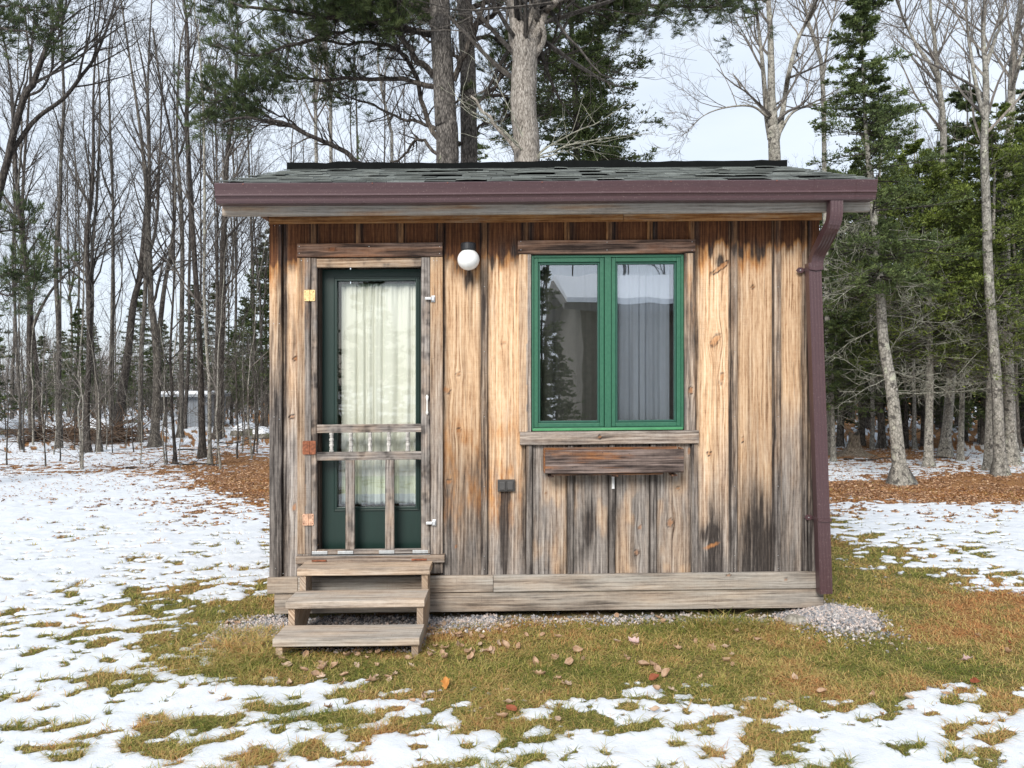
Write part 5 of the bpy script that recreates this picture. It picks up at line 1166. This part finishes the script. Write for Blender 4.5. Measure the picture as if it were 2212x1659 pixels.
pine('left pine of the two dark trunks above the roof, with long boughs reaching left', 10.5,
     [(967, 363), (963, 260), (958, 167), (953, 80), (950, 0)], 50, 38,
     [([(937, 187), (864, 170), (760, 168), (664, 172), (590, 160)], 12, 4, .6, .6, .45),
      ([(940, 75), (877, 62), (800, 45), (700, 36), (600, 22), (490, 8)], 16, 5, -.6, 1.7, .25),
      ([(940, 30), (860, 5), (760, -12), (640, -20), (540, -14), (470, -30)], 14, 5, .8, 2.6, .2),
      ([(935, -40), (850, -50), (740, -45), (640, -60)], 14, 5, -1.2, 2.6, .2),
      ([(938, 165), (900, 128), (880, 100), (862, 50), (850, -30)], 15, 9, -.5, .8, .6),
      ([(948, 300), (915, 240), (904, 177), (875, 120), (856, 90), (845, 20)], 12, 7, .8, .5, .7),
      ([(877, 128), (830, 96), (760, 92), (690, 84), (640, 96), (560, 118)], 9, 3, .9, .25, .45),
      ([(800, 48), (720, 74), (650, 92), (560, 120), (500, 108)], 8, 3, -.8, .3, .45),
      ([(950, 420), (880, 392), (800, 361), (740, 325), (664, 288), (610, 262), (550, 254), (480, 262)], 15, 4, -.8, 0, .5),
      ([(600, 262), (560, 238), (500, 214), (440, 245), (420, 262)], 6, 2, -.3, .6, .15),
      ([(640, 275), (570, 262), (510, 230), (470, 240), (425, 262)], 6, 2, .3, .3, .3),
      ([(660, 284), (620, 262), (580, 235), (545, 215)], 5, 2, -.4, .7, .3),
      ([(945, 280), (890, 265), (830, 238), (770, 214), (700, 196)], 8, 3, 1.0, .4, .5),
      ([(948, 335), (905, 300), (880, 330), (850, 352), (835, 372)], 8, 3, .4, .15, .6),
      ([(980, 175), (1000, 130), (1020, 80), (1040, 20), (1062, -30)], 13, 8, -.4, .6, .6),
      ([(955, 120), (930, 60), (905, 20), (890, -40)], 12, 8, .5, .5, .5)], 501)
pine('right pine of the two dark trunks above the roof, close behind its twin', 11.4,
     [(1014, 363), (1013, 260), (1012, 167), (1008, 80), (1004, 0)], 38, 30,
     [([(1022, 232), (1060, 195), (1085, 165), (1120, 118), (1160, 80)], 10, 4, .5, .8, .3),
      ([(1028, 215), (1080, 205), (1120, 235), (1170, 250)], 9, 4, .6, .5, .3),
      ([(1018, 90), (1060, 80), (1100, 92), (1150, 100)], 9, 4, .4, 1.2, .3),
      ([(1015, 60), (1060, 40), (1080, 0), (1090, -50)], 12, 8, -.5, 1.2, .3),
      ([(1010, 20), (1120, -20), (1250, -8), (1380, 8), (1480, 16), (1575, 14)], 12, 4, 1.0, 1.3, .45),
      ([(1010, -20), (1140, -50), (1290, -40), (1420, -25), (1540, -20)], 12, 4, -.6, 1.3, .35),
      ([(1200, -16), (1270, 22), (1330, 40), (1390, 45)], 6, 3, .8, 2, .1),
      ([(1012, 150), (980, 120), (940, 95), (900, 75), (860, 80)], 9, 4, 1.0, .8, .4),
      ([(1008, 70), (960, 30), (920, 10), (870, -20)], 9, 5, .8, 1.2, .3),
      ([(1016, 290), (1045, 270), (1075, 262), (1110, 240)], 7, 3, .4, .6, .3),
      ([(1014, 320), (985, 300), (975, 250), (1000, 205)], 6, 3, -.5, .2, .4)], 502)
mk = MB()
bare_tree('thick pale grey barked tree forking above the roof right of the pines', [(1146, 900), (1144, 365), (1138, 250), (1134, 180), (1130, 117), (1118, 50), (1108, 0)], 9.4, 56, 54, 510, B_OAK,
          [([(1134, 150), (1148, 90), (1153, 40), (1155, 0)], 44, 34), ([(1146, 100), (1167, 57), (1180, 25), (1203, 0), (1225, -40)], 20, 15), ([(1150, 130), (1175, 85), (1170, 40), (1172, 0)], 14, 8)], kt=22, n1=14, n2=6, n3=4, t0=.42, low=4, a1=70, ztop=12, name='oak_tree')
m = MB(); a = smooth_path([px(1017, 208, 9.0), px(1060, 258, 9.1), px(1113, 322, 9.2)], 10); a[1:-1] += np.random.default_rng(3).normal(size=(8, 3)) * .008
tubes(m, a, np.linspace(.014, .026, 10), 8, .9, cap=True); tag(m.build('dead_branch', B_OAK), 'broken pale dead branch leaning against the thick grey tree above the roof', 'branch')
m = MB(); rg = np.random.default_rng(31); p0 = px(1150, 340, 9.3)[None]
a = grow(np.repeat(px(1152, 345, 9.3)[None], 9, 0), np.c_[rg.uniform(-.6, 1, 9), rg.uniform(-.4, .6, 9), rg.uniform(.1, .9, 9)], rg.uniform(.8, 1.9, 9), 12, -.03, .14, rg)
ra = taper(np.full(9, .010), 12, .3); tubes(m, a, ra, 5, .9); p, d, r_, t = kids(a, ra, 6, .2, .97, 30, 70, rg); b_ = grow(p, d, rg.uniform(.2, .8, len(p)), 7, -.03, .16, rg); tubes(m, b_, taper(np.full(len(p), .0045), 7, .4), 4, .9)
o_ = [o for o in bpy.data.objects if o.name == 'oak_tree'][0]; m.build('dead_shoots', B_DEAD, o_)
print('pines', round(time.time() - T0, 1))
# pine boughs that hang in at the left edge
pine('pine standing outside the left edge whose dark boughs hang into the frame', 11.0, [(-190, 363), (-190, 150), (-185, 0)], 40, 30,
     [([(-180, 60), (-110, 45), (-60, 40), (-10, 42), (50, 50)], 9, 3, .4, .3, .3), ([(-180, 10), (-100, 0), (-40, 8), (20, 12), (60, 20)], 8, 3, -.4, .3, .3), ([(-180, 70), (-100, 72), (-40, 70), (15, 62), (62, 70)], 8, 3, -.3, .6, .3),
      ([(-180, 530), (-110, 515), (-50, 505), (0, 500), (60, 512)], 8, 3, .5, .4, .4), ([(-180, 600), (-100, 605), (-30, 600), (30, 590), (85, 600)], 8, 3, -.3, .4, .45), ([(-180, 650), (-90, 655), (-20, 640), (40, 636)], 7, 3, .2, .4, .45), ([(-180, 440), (-120, 430), (-60, 440), (0, 450)], 7, 3, .2, .5, .4)], 520)
# ================================================================ STUMP, BOULDERS, LOGS
def zg(x, y): return float(ground_h(np.array([x]), np.array([y]))[0])
D = 16.8; b0 = px(1845, 980, D); n = 16; hs = np.linspace(0, 1, n); m = MB(); k = 40; an = np.arange(k) * 2 * math.pi / k; rg = np.random.default_rng(8)
prof = .145 + .34 * np.exp(-hs * 5.0); lob = np.maximum(0, np.cos(an * 2.5 + .6)) ** 2 + .8 * np.maximum(0, np.cos(an * 3 + 2.2)) ** 3
Rr = prof[:, None] * (1 + .06 * np.sin(an * 9)[None]) * (.72 + .6 * lob[None] * np.exp(-hs * 3)[:, None]) + .15 * np.exp(-hs * 9)[:, None] * lob[None]
zt_ = hs[:, None] * (.50 + .05 * np.sin(an * 2 + 1) + .03 * rg.random(k))[None]
gz = zg(b0[0], D)
V = np.stack([b0[0] + Rr * np.cos(an), D + Rr * np.sin(an), gz - .03 + zt_], -1).reshape(-1, 3)
i = (np.arange(n - 1) * k)[:, None]; q = np.arange(k)[None]; q2 = (q + 1) % k
m.add(V, [np.stack([i + q, i + q2, i + k + q2, i + k + q], -1).reshape(-1, 4), ((n - 1) * k + np.arange(k))[None]])
tag(m.build('tree_stump', barkmat('stump_wood', (.05, .04, .03), (.20, .165, .125), (.34, .29, .23), (22, 22, 4), lichen=(.2, .22, .1)), smooth=True), 'old grey tree stump with spreading roots right of the cabin', 'stump')
ROCK = barkmat('boulder_stone', (.07, .065, .055), (.17, .16, .13), (.30, .28, .25), (4, 4, 4), lichen=(.16, .18, .08), lf=.55)
SNOWM = NT('snow'); sn = SNOWM.noise(SNOWM.obj(), 9, 4); SNOW = SNOWM.bsdf(SNOWM.mix(sn, (.80, .83, .88), (.88, .90, .92)), .6, bump=sn, bstr=.2, bdist=.01)
def boulder(name, label, u, vb, wpx, hpx, seed, snow=True, D=None, dep=.8, cat='boulder', mat=None):
    D = D or Dof(vb); s = D / F; c = px(u, vb, D); gz = zg(c[0], D); nu, nv = 36, 20
    th = np.linspace(0, 2 * math.pi, nu, endpoint=False); ph = np.linspace(.02, math.pi - .02, nv); TH, PH = np.meshgrid(th, ph)
    d = np.stack([np.sin(PH) * np.cos(TH), np.sin(PH) * np.sin(TH), np.cos(PH)], -1)
    rr = 1 + .5 * (fbm(d[..., 0] * 1.6 + seed, d[..., 1] * 1.6 + d[..., 2] * 1.9, 4, seed) - .5)
    def mk(scale, up=0.0): return (d * rr[..., None] * scale * np.array([wpx * s / 2, wpx * s / 2 * dep, hpx * s * .95]) + [c[0], D, gz + up]).reshape(-1, 3)
    i = (np.arange(nv - 1) * nu)[:, None]; q = np.arange(nu)[None]; q2 = (q + 1) % nu
    fa = np.stack([i + q, i + nu + q, i + nu + q2, i + q2], -1).reshape(-1, 4)
    root = empty(name, (c[0], D, gz), label, cat); m = MB(); m.add(mk(1), fa); m.build('rock', mat or ROCK, root, smooth=True)
    if snow:
        m = MB(); kz = PH[:-1].ravel() < 1.05 + .25 * math.sin(seed); off_ = 1.04 - .06 * sm(.6, 1.15, PH)
        VV = (d * (rr * off_)[..., None] * np.array([wpx * s / 2, wpx * s / 2 * dep, hpx * s * 1.0]) + [c[0], D, gz + .02]).reshape(-1, 3); nk_ = int((PH[:, 0] < 1.15).sum()); m.add(VV[:(nk_ + 1) * nu], fa[:nk_ * nu]); m.build('snow_cap', SNOW, root, smooth=True)
    return root
boulder('boulder', 'wide low boulder under thick snow at the far left edge of the woods', 38, 935, 110, 28, 3)
boulder('boulder', 'snow capped boulder among brush behind the twin trunks left of the cabin', 205, 945, 85, 40, 5)
boulder('boulder', 'mossy round boulder lightly snowed on, left of the cabin corner', 528, 940, 60, 30, 9)
boulder('boulder', 'smaller boulder leaning on the mossy one beside the cabin corner', 566, 945, 46, 22, 12)
boulder('boulder', 'distant small snow topped boulder left of the large two stemmed tree', 283, 915, 30, 12, 15)
boulder('field_stone', 'rounded pale stone at the right foot of the cabin by the gravel', 1719, 1338, 52, 17, 21, False, 4.95, cat='stone', mat=barkmat('pale_stone', (.14, .13, .11), (.28, .26, .22), (.4, .38, .34), (12, 12, 12), bd=.004))
rg = np.random.default_rng(91)
for q, (u, vb, w_, lab) in enumerate([(120, 950, 130, 'tangled brown brush pile beside the snowy boulder at left'), (250, 955, 60, 'small heap of dead branches under the stout leaning trunk')]):
    D = Dof(vb); m = MB(); N = 260; c = px(u, vb, D); p = np.c_[c[0] + rg.normal(size=N) * w_ * D / F * .28, D + rg.normal(size=N) * .5, zg(c[0], D) + rg.random(N) * .35]
    a = grow(p, np.c_[rg.normal(size=(N, 2)), rg.normal(size=N) * .35], rg.uniform(.4, 1.4, N), 6, 0, .15, rg); a[..., 2] = np.maximum(a[..., 2], zg(c[0], D)); tubes(m, a, taper(rg.uniform(.005, .02, N), 6, .4), 4, rg.random(N))
    tag(m.build('brush_pile', barkmat('brush' + 'ab'[q], (.03, .018, .012), (.11, .07, .045), (.2, .14, .10), bd=.002)), lab, 'brush pile')
for q, (u, vb, L_, an_, lab) in enumerate([(330, 1012, 1.0, .3, 'short dark fallen branch on the orange leaves left of the cabin'), (420, 1004, .9, -.2, 'fallen branch lying in leaves under the black speckled trunk'), (530, 958, 1.6, .05, 'long thin fallen stick on snow in front of the mossy boulder'), (440, 975, 1.2, .5, 'thin broken stick behind the black speckled trunk'), (2080, 990, 1.5, .1, 'dark fallen limb on the leaves between the two grey trunks at right'), (1880, 992, 1.1, -.3, 'thin fallen stick on the leaves in front of the stump')]):
    D = Dof(vb); c = px(u, vb, D); rq = np.random.default_rng(600 + q); gz = zg(c[0], D)
    a = grow(np.array([[c[0] - L_ / 2, D, gz + .03]]), np.array([[math.cos(an_), math.sin(an_), .05]]), np.array([L_]), 10, -.002, .1, rq); m = MB(); tubes(m, a, taper([.022], 10, .4), 6, .3, cap=True)
    p, d, r_, t = kids(a, taper([.02], 10), 5, .3, .95, 30, 60, rq); b_ = grow(p, d, rq.uniform(.15, .5, 5), 5, 0, .1, rq); b_[..., 2] = np.maximum(b_[..., 2], gz); tubes(m, b_, taper(np.full(5, .007), 5, .5), 4, .3)
    tag(m.build('fallen_branch', B_DARK), lab, 'branch')
# small metal shed deep in the left woods
D = 28; a, c = px(391, 893, D), px(452, 893, D); gz = zg(a[0], D); gz = min(gz, px(0, 893, D)[2] + .1)
hut = empty('metal_shed', ((a[0] + c[0]) / 2, D + .8, gz), 'small grey metal shed with snow on its flat roof, deep in the left woods', 'shed')
MET = NT('corrugated_metal'); mn_ = MET.noise(MET.map(MET.obj(), (2, 2, .7)), 2, 4); METM = MET.bsdf(MET.mix(mn_, (.20, .22, .25), (.34, .36, .38)), .5, Metallic=.3)
m = MB(); nx = 40; xs = np.linspace(a[0], c[0], nx); yy = D + .02 * np.sin(np.arange(nx) * 1.9); ztop_ = px(0, 857, D)[2]
m.add(np.r_[np.c_[xs, yy, np.full(nx, gz - .1)], np.c_[xs, yy, np.full(nx, ztop_)]], np.c_[np.arange(nx - 1), np.arange(1, nx), np.arange(1, nx) + nx, np.arange(nx - 1) + nx])
box(m, a[0], c[0], D + .04, D + 1.6, gz - .1, ztop_); m.build('wall', METM, hut)
m = MB(); box(m, px(352, 0, D)[0], c[0] + .15, D - .25, D + 1.8, ztop_ + .001, ztop_ + .06); m.build('roof', METM, hut)
m = MB(); box(m, px(350, 0, D)[0], c[0] + .15, D - .25, D + 1.8, ztop_ + .062, ztop_ + .20); o = bevel(m.build('snow_layer', SNOW, hut), .07, 4)
for xp in (px(356, 0, D)[0],):
    m = MB(); box(m, xp, xp + .08, D - .1, D - .02, gz - .1, ztop_); m.build('post', B_DARK, hut)
# ================================================================ GRASS, GRAVEL, LEAVES
def grass(name, N, rmin, rmax, seed, hmul, label, sel=None, wm=1.0):
    rg = np.random.default_rng(seed); r = rmin * (rmax / rmin) ** rg.random(N); th = np.radians(rg.uniform(-37, 37, N)); x = r * np.sin(th); y = r * np.cos(th)
    bb = bare(x, y); keep = bb > .52 - .18 * rg.random(N) ** 2
    keep |= (rg.random(N) < .012) & (bb > .02); keep |= (rg.random(N) < .5 * bb ** 1.5) & (bb > .15)
    keep &= ~((y > 5.06) & (y < 7.6) & (x > -1.66) & (x < 2.1)); keep &= ~((np.abs(y - 5.06) < .10) & ((x < 0) | (x > 1.75)) & (x > -1.7) & (x < 2.2) & (rg.random(N) < .85)); keep &= ~((np.hypot((x - 2.12) / .32, (y - 5.0) / .42) < .8))
    keep &= ~((x > XL + .03) & (x < XR - .03) & (y > 4.5) & (y < 5.1))
    if sel is not None: keep &= sel(x, y, rg)
    x = x[keep]; y = y[keep]; r = r[keep]; n = len(x); z = ground_h(x, y) - .004
    orr_ = orange(x, y); cl = fbm(x * 7, y * 7, 3, 99); h = (.013 + .024 * rg.random(n) ** 1.6) * (.5 + cl) * hmul
    h = h * (1 + 1.6 * np.exp(-((x + 1.55) / .35) ** 2 - ((y - 4.5) / .35) ** 2) + 2.2 * np.exp(-((x - 1.35) / .22) ** 2 - ((y - 4.93) / .10) ** 2))
    az = rg.uniform(0, 6.28, n); ln = rg.uniform(.8, 2.8, n); w_ = .0011 * np.maximum(1, r / 3.0) * rg.uniform(.7, 1.4, n) * wm
    dx, dy = np.cos(az), np.sin(az); sx, sy = -dy * w_, dx * w_
    b0 = np.stack([x - sx, y - sy, z], -1); b1 = np.stack([x + sx, y + sy, z], -1); m0 = np.stack([x + dx * h * ln * .45, y + dy * h * ln * .45, z + h * .65], -1); sv = np.stack([sx, sy, 0 * sx], -1) * .8
    tp = np.stack([x + dx * h * ln * 1.15, y + dy * h * ln * 1.15, z + h * (.9 - .25 * rg.random(n))], -1)
    V = np.stack([b0, b1, m0 + sv, m0 - sv, tp], 1).reshape(-1, 3); k = np.arange(n) * 5
    brownish = np.clip(orr_ * 1.0 + .08 + .26 * rg.normal(size=n) + .55 * (fbm(x * 3.3, y * 3.3, 3, 17) - .5), 0, 1); ti = np.repeat(brownish, 5)
    m = MB(); m.add(V, [np.stack([k, k + 1, k + 2, k + 3], -1), np.stack([k + 3, k + 2, k + 4], -1)], tint=ti)
    o = m.build(name, GRASSM); tag(o, label=label, cat='grass', kind='stuff'); return n
gg = NT('grass_blades'); t = gg.attr('tint'); nn = gg.noise(gg.obj(), 55, 3)
cc = gg.ramp(t, [(.0, (.14, .175, .035)), (.24, (.35, .33, .075)), (.44, (.56, .46, .17)), (.68, (.60, .38, .16)), (1, (.52, .24, .09))]); cc = gg.mix(gg.mr(nn, .4, .8, 0, .35), cc, (.04, .035, .016))
bs = gg.n('BsdfPrincipled', {'Base Color': cc, 'Roughness': .75, 'Specular IOR Level': .2}); tl = gg.n('BsdfTranslucent', {'Color': cc}); gg.t.links.new(gg.n('MixShader', {0: .25, 1: bs, 2: tl}), gg.out.inputs[0]); GRASSM = gg.m
print('grass', grass('grass', 520000, 2.75, 13.5, 7, 1.0, 'short matted winter grass, green and straw coloured, between snow patches'))
def stones():
    rg = np.random.default_rng(17); m = MB(); N = 15000
    x = np.r_[rg.uniform(-1.75, 2.15, 9000), 2.10 + rg.normal(size=4200) * .12, rg.uniform(-1.9, -1.45, 1800)]
    y = np.r_[5.045 + .0095 * x[:9000] - .05 * sm(.2, -.6, x[:9000]) + rg.normal(size=9000) * (.05 + .05 * sm(.2, -.8, x[:9000])), 5.02 + rg.normal(size=4200) * .17, 4.95 + rg.normal(size=1800) * .18]
    under = (x > XL) & (x < XR); y = np.where(under, rg.uniform(4.5, 5.2, len(y)), y)
    ok = ((y < 5.25) | (x > 2.09)) & ((x < -.1) | (x > 1.75) | (rg.random(len(x)) < .22)); x = x[ok]; y = y[ok]; n = len(x); z = ground_h(x, y)
    O = np.array([[1, 0, 0], [0, 1, 0], [-1, 0, 0], [0, -1, 0], [.1, 0, 1], [0, .1, -1], [.7, .7, .45], [-.7, .6, .4], [.1, -.7, .5]], float); 
    Fc = np.array([[0, 6, 4], [6, 1, 4], [1, 7, 4], [7, 2, 4], [2, 3, 8], [2, 8, 4], [3, 0, 8], [8, 0, 4], [1, 0, 5], [2, 1, 5], [3, 2, 5], [0, 3, 5], [0, 1, 6], [1, 2, 7]])
    S = rg.uniform(.005, .012, n)[:, None] * rg.uniform(.6, 1.35, (n, 3)); a = rg.uniform(0, 6.28, n); ca, sa = np.cos(a), np.sin(a); tl = rg.normal(size=n) * .5
    V = O[None] * S[:, None] + rg.normal(size=(n, 9, 3)) * .0013
    V[..., 2] += V[..., 0] * tl[:, None]; X_ = V[..., 0] * ca[:, None] - V[..., 1] * sa[:, None]; Y_ = V[..., 0] * sa[:, None] + V[..., 1] * ca[:, None]
    V = np.stack([X_ + x[:, None], Y_ + y[:, None], V[..., 2] + (z + rg.random(n) * .012)[:, None]], -1)
    m.add(V.reshape(-1, 3), (Fc[None] + (np.arange(n) * 9)[:, None, None]).reshape(-1, 3), tint=np.repeat(rg.random(n), 9))
    g = NT('crushed_stone'); t = g.attr('tint'); nn = g.noise(g.obj(), 90, 3)
    c = g.ramp(t, [(.0, (.12, .125, .14)), (.3, (.30, .30, .315)), (.55, (.45, .40, .37)), (.8, (.58, .46, .40)), (1, (.72, .68, .64))]); c = g.mix(g.mr(nn, .35, .7, 0, .5), c, (.1, .1, .1))
    tag(m.build('gravel', g.bsdf(c, .8)), 'grey and pink crushed stone along the foot of the cabin wall', 'gravel', kind='stuff')
stones()
# leaves
LEAFC = {}
def leafm(key, a, b_):
    g = NT('dry_leaf_' + key); n = g.noise(g.obj(), 45, 4); c = g.mix(g.mr(n, .3, .7, 0, 1), a, b_); bs = g.n('BsdfPrincipled', {'Base Color': c, 'Roughness': .7, 'Specular IOR Level': .3}); tl = g.n('BsdfTranslucent', {'Color': c})
    g.t.links.new(g.n('MixShader', {0: .2, 1: bs, 2: tl}), g.out.inputs[0]); return g.m
LM = {'tan': leafm('tan', (.32, .19, .11), (.58, .41, .28)), 'pale': leafm('pale', (.40, .28, .19), (.62, .48, .36)), 'orange': leafm('orange', (.45, .17, .04), (.62, .30, .08)), 'red': leafm('red', (.22, .06, .03), (.38, .13, .06)), 'pink': leafm('pink', (.50, .34, .32), (.66, .50, .46))}
def leaf_proto(seed, mat, Ls=.055, curl=.9, lobes=0):
    rg = np.random.default_rng(seed); nl, nw = 14, 7; s = np.linspace(0, 1, nl); wdt = .25 * np.sin(np.pi * np.clip(s, 0, 1) ** .8) ** 1.15 * (1 + (.28 * np.sin(s * 22) if lobes else 0)) + .012
    t = np.linspace(-1, 1, nw); S, T = np.meshgrid(s, t, indexing='ij'); W = wdt[:, None] * T
    cu = curl * rg.uniform(.6, 1.3); cw = rg.uniform(.8, 1.9)
    X_ = np.sin((S - .5) * cu * 1.6) / (cu * 1.6); Z_ = (1 - np.cos((S - .5) * cu * 1.6)) / (cu * 1.6) + cw * .9 * W ** 2 / .42 + .03 * np.sin(S * 9 + T * 2 + seed)
    V = np.stack([X_, np.sin(W * cw) / cw + .08 * np.sin(S * 3 + seed), Z_], -1) * Ls
    i = np.arange(nl - 1)[:, None] * nw; j = np.arange(nw - 1)[None]; m = MB(); m.add(V.reshape(-1, 3), np.stack([i + j, i + j + 1, i + j + 1 + nw, i + j + nw], -1).reshape(-1, 4))
    m_ = m.build('fallen_leaf', mat, smooth=True); sol = m_.modifiers.new('thick', 'SOLIDIFY'); sol.thickness = .0006; return m_
protos = [leaf_proto(900 + k, LM['pale' if k % 4 == 0 else 'tan'], .052 + .005 * (k % 4), 1.0 + .4 * (k % 3), k % 3 == 0) for k in range(8)]
usedp = set(); rl = np.random.default_rng(55)
def put_leaf(src, x, y, lab, grp=None, sc=1.0, dz=.012):
    if src.name in usedp: o = src.copy(); COL.objects.link(o)
    else: o = src; usedp.add(src.name)
    o.location = (x, y, zg(x, y) + dz * sc); o.rotation_euler = (rl.normal() * .35, rl.normal() * .35, rl.uniform(0, 6.28)); o.scale = (sc,) * 3
    tag(o, lab, 'leaf', grp); return o
def gpos(u, v): D = (CAMZ + .01) * F / (v - 829.5); return (u - 1106) * D / F, D
spots = []
for k in range(34): spots.append((rl.uniform(600, 890), rl.uniform(1400, 1475), 'dry tan leaf lying in front of or under the steps', 'leaves heaped around the steps'))
for k in range(30): spots.append((rl.uniform(925, 1110), rl.uniform(1350, 1430), 'curled tan leaf on the grass and gravel just right of the steps', 'leaves right of the steps'))
for k in range(44): spots.append((rl.uniform(1110, 1640), rl.uniform(1335, 1500), 'curled tan leaf on the grass in front of the cabin wall', 'leaves on the lawn before the wall'))
for k in range(12): spots.append((rl.uniform(1650, 2190), rl.uniform(1380, 1560), 'dry tan leaf on the lawn at the lower right', 'leaves on the lower right lawn'))
for k in range(12): spots.append((rl.uniform(480, 620), rl.uniform(1330, 1420), 'dry tan leaf in the long grass left of the steps', 'leaves left of the steps'))
for k in range(8): spots.append((rl.uniform(700, 1450), rl.uniform(1490, 1560), 'dry tan leaf between the snow patches at the front', 'leaves near the front snow'))
for k, (u, v, lab, g_) in enumerate(spots):
    x, y = gpos(u, v); put_leaf(protos[k % 8], x, y, lab, g_, rl.uniform(.75, 1.35))
for (u, v, key, lab, sc) in [(962, 1487, 'orange', 'bright orange square leaf standing up at the edge of the snow', 1.5), (1369, 1399, 'pink', 'pinkish maple leaf lying flat on the grass under the window box', 1.7), (1106, 1540, 'red', 'red brown leaf with a pale twin on snow at the bottom centre', 1.3),
                          (1412, 1478, 'red', 'rusty dark leaf beside the long snow tongue right of centre', 1.5), (2110, 1492, 'red', 'dark red curled leaf on the grass at the lower right', 1.3), (2090, 1441, 'pink', 'pinkish brown leaf on the grass at the far right', 1.3), (2180, 1402, 'red', 'small dark leaf at the right edge of the lawn', .9), (1100, 1525, 'pale', 'pale folded leaf just above the red brown one on snow', 1.2), (1205, 1560, 'pale', 'pale leaf standing in snow at the front right of centre', 1.1)]:
    x, y = gpos(u, v); put_leaf(leaf_proto(hash(u) % 1000, LM[key], .055, .7, key in ('pink', 'orange')), x, y, lab, None, sc, .02)
# litter of leaves and needles under the trees
rg = np.random.default_rng(44); N = 170000; r = 9.0 * (26 / 9.0) ** rg.random(N); th = np.radians(np.where(rg.random(N) < .5, rg.uniform(-38, -15, N), rg.uniform(18, 38, N))); x = r * np.sin(th); y = r * np.cos(th)
bb = bare(x, y); kp = (bb > .5 - .2 * rg.random(N)) & (orange(x, y) > .35) & (rg.random(N) < .25 + 1.1 * sm(.35, .6, fbm(x * 1.6, y * 1.6, 3, 8))) | (rg.random(N) < .05) & (r > 11.2 + 2.5 * fbm(x * .6, y * .6, 2, 5)); x = x[kp]; y = y[kp]; n = len(x); z = ground_h(x, y)
sz = rg.uniform(.007, .017, n); q = rg.normal(size=(n, 4, 3)) * .25; Q = (np.array([[-1, -.6, 0], [1, -.6, 0], [1, .6, 0], [-1, .6, 0]])[None] + q) * sz[:, None, None]; a = rg.uniform(0, 6.28, n); ca, sa = np.cos(a)[:, None], np.sin(a)[:, None]
V = np.stack([Q[..., 0] * ca - Q[..., 1] * sa + x[:, None], Q[..., 0] * sa + Q[..., 1] * ca + y[:, None], Q[..., 2] * 1.6 + z[:, None] + .02], -1)
m = MB(); m.add(V.reshape(-1, 3), np.arange(n * 4).reshape(-1, 4), tint=np.repeat(rg.random(n), 4))
g = NT('leaf_litter'); t = g.attr('tint'); c = g.ramp(t, [(0, (.09, .04, .022)), (.4, (.24, .12, .06)), (.75, (.42, .235, .12)), (1, (.58, .40, .26))]); tag(m.build('leaf_litter', g.bsdf(c, .8)), 'orange brown fallen leaves and needles under the trees', 'leaf litter', kind='stuff')
# ================================================================ WHAT THE WINDOW REFLECTS: the house behind the viewer
HY = -9.6
house = empty('house', (7, HY - 4, 0), 'large dark house with snow covered roof, seen only as a reflection in the window', 'house')
m = MB(); ez = 3.48; rz_ = 4.35; hx0, hx1 = 2.1, 16
for k in range(30):
    z0 = -.3 + k * .14
    if z0 > ez: break
    box(m, hx0, hx1, HY - 8, HY - .004 * (k % 2), z0, z0 + .138)
prism(m, [(HY - 8, ez), (HY, ez), (HY - 4, rz_ + .1)], hx0 + .01, hx1 - .01, axis='x'); m.build('wall', simple('dark_clapboard', (.12, .10, .075), .8, 0, .25, 6), house)
m = MB(); pr_ = [(HY + .45, ez - .06), (HY + .45, ez + .12), (HY - 4, rz_ + .42), (HY - 8.45, ez + .12), (HY - 8.45, ez - .06), (HY - 4, rz_ + .18)]; prism(m, pr_, hx0 - .5, hx1 + .5, axis='x'); m.build('roof', simple('dark_fascia', (.10, .09, .085), .7), house)
m = MB(); pr_ = [(HY + .50, ez + .125), (HY + .50, ez + .26), (HY - 4, rz_ + .60), (HY - 8.4, ez + .26), (HY - 8.4, ez + .125), (HY - 4, rz_ + .425)]; prism(m, pr_, hx0 - .45, hx1 + .45, axis='x'); m.build('roof_snow', SNOW, house)
for k, (x, y, sc) in enumerate([(.75, -8.6, .55), (1.4, -9.0, .5), (.45, -9.0, .62), (1.05, -9.3, .6), (.2, -9.4, .75), (.9, -8.0, .4), (-.2, -8.8, .7), (-1.3, -9.5, .8), (-3.2, -9, .9), (-5.5, -10, 1.0)]):  # unseen evergreens, added as a dark mass for the left pane to reflect
    dup(EV[k % 4], (x, y, -.75), k * 1.7, sc, 'unseen evergreen added behind the viewer to darken the reflection in the left window pane', 'evergreens added behind the viewer')
for k, (x, y) in enumerate([(-2.0, -12), (.6, -14), (3.4, -24), (5.5, -23), (7.5, -25), (1.8, -22), (-5, -18), (10, -24)]):
    dup(FB[k % 6], (x, y, 0), k * 1.3, 1.0 if k < 2 else 1.15, 'bare tree behind the viewer, seen only as branches reflected in the window', 'bare trees behind the viewer')
for o in bpy.data.objects:
    if 'label' in o and len(o['label'].split()) > 16: print('LONG', o.name, o['label'])
print('all', round(time.time() - T0, 1), sum(len(o.data.polygons) for o in bpy.data.objects if o.type == 'MESH'))
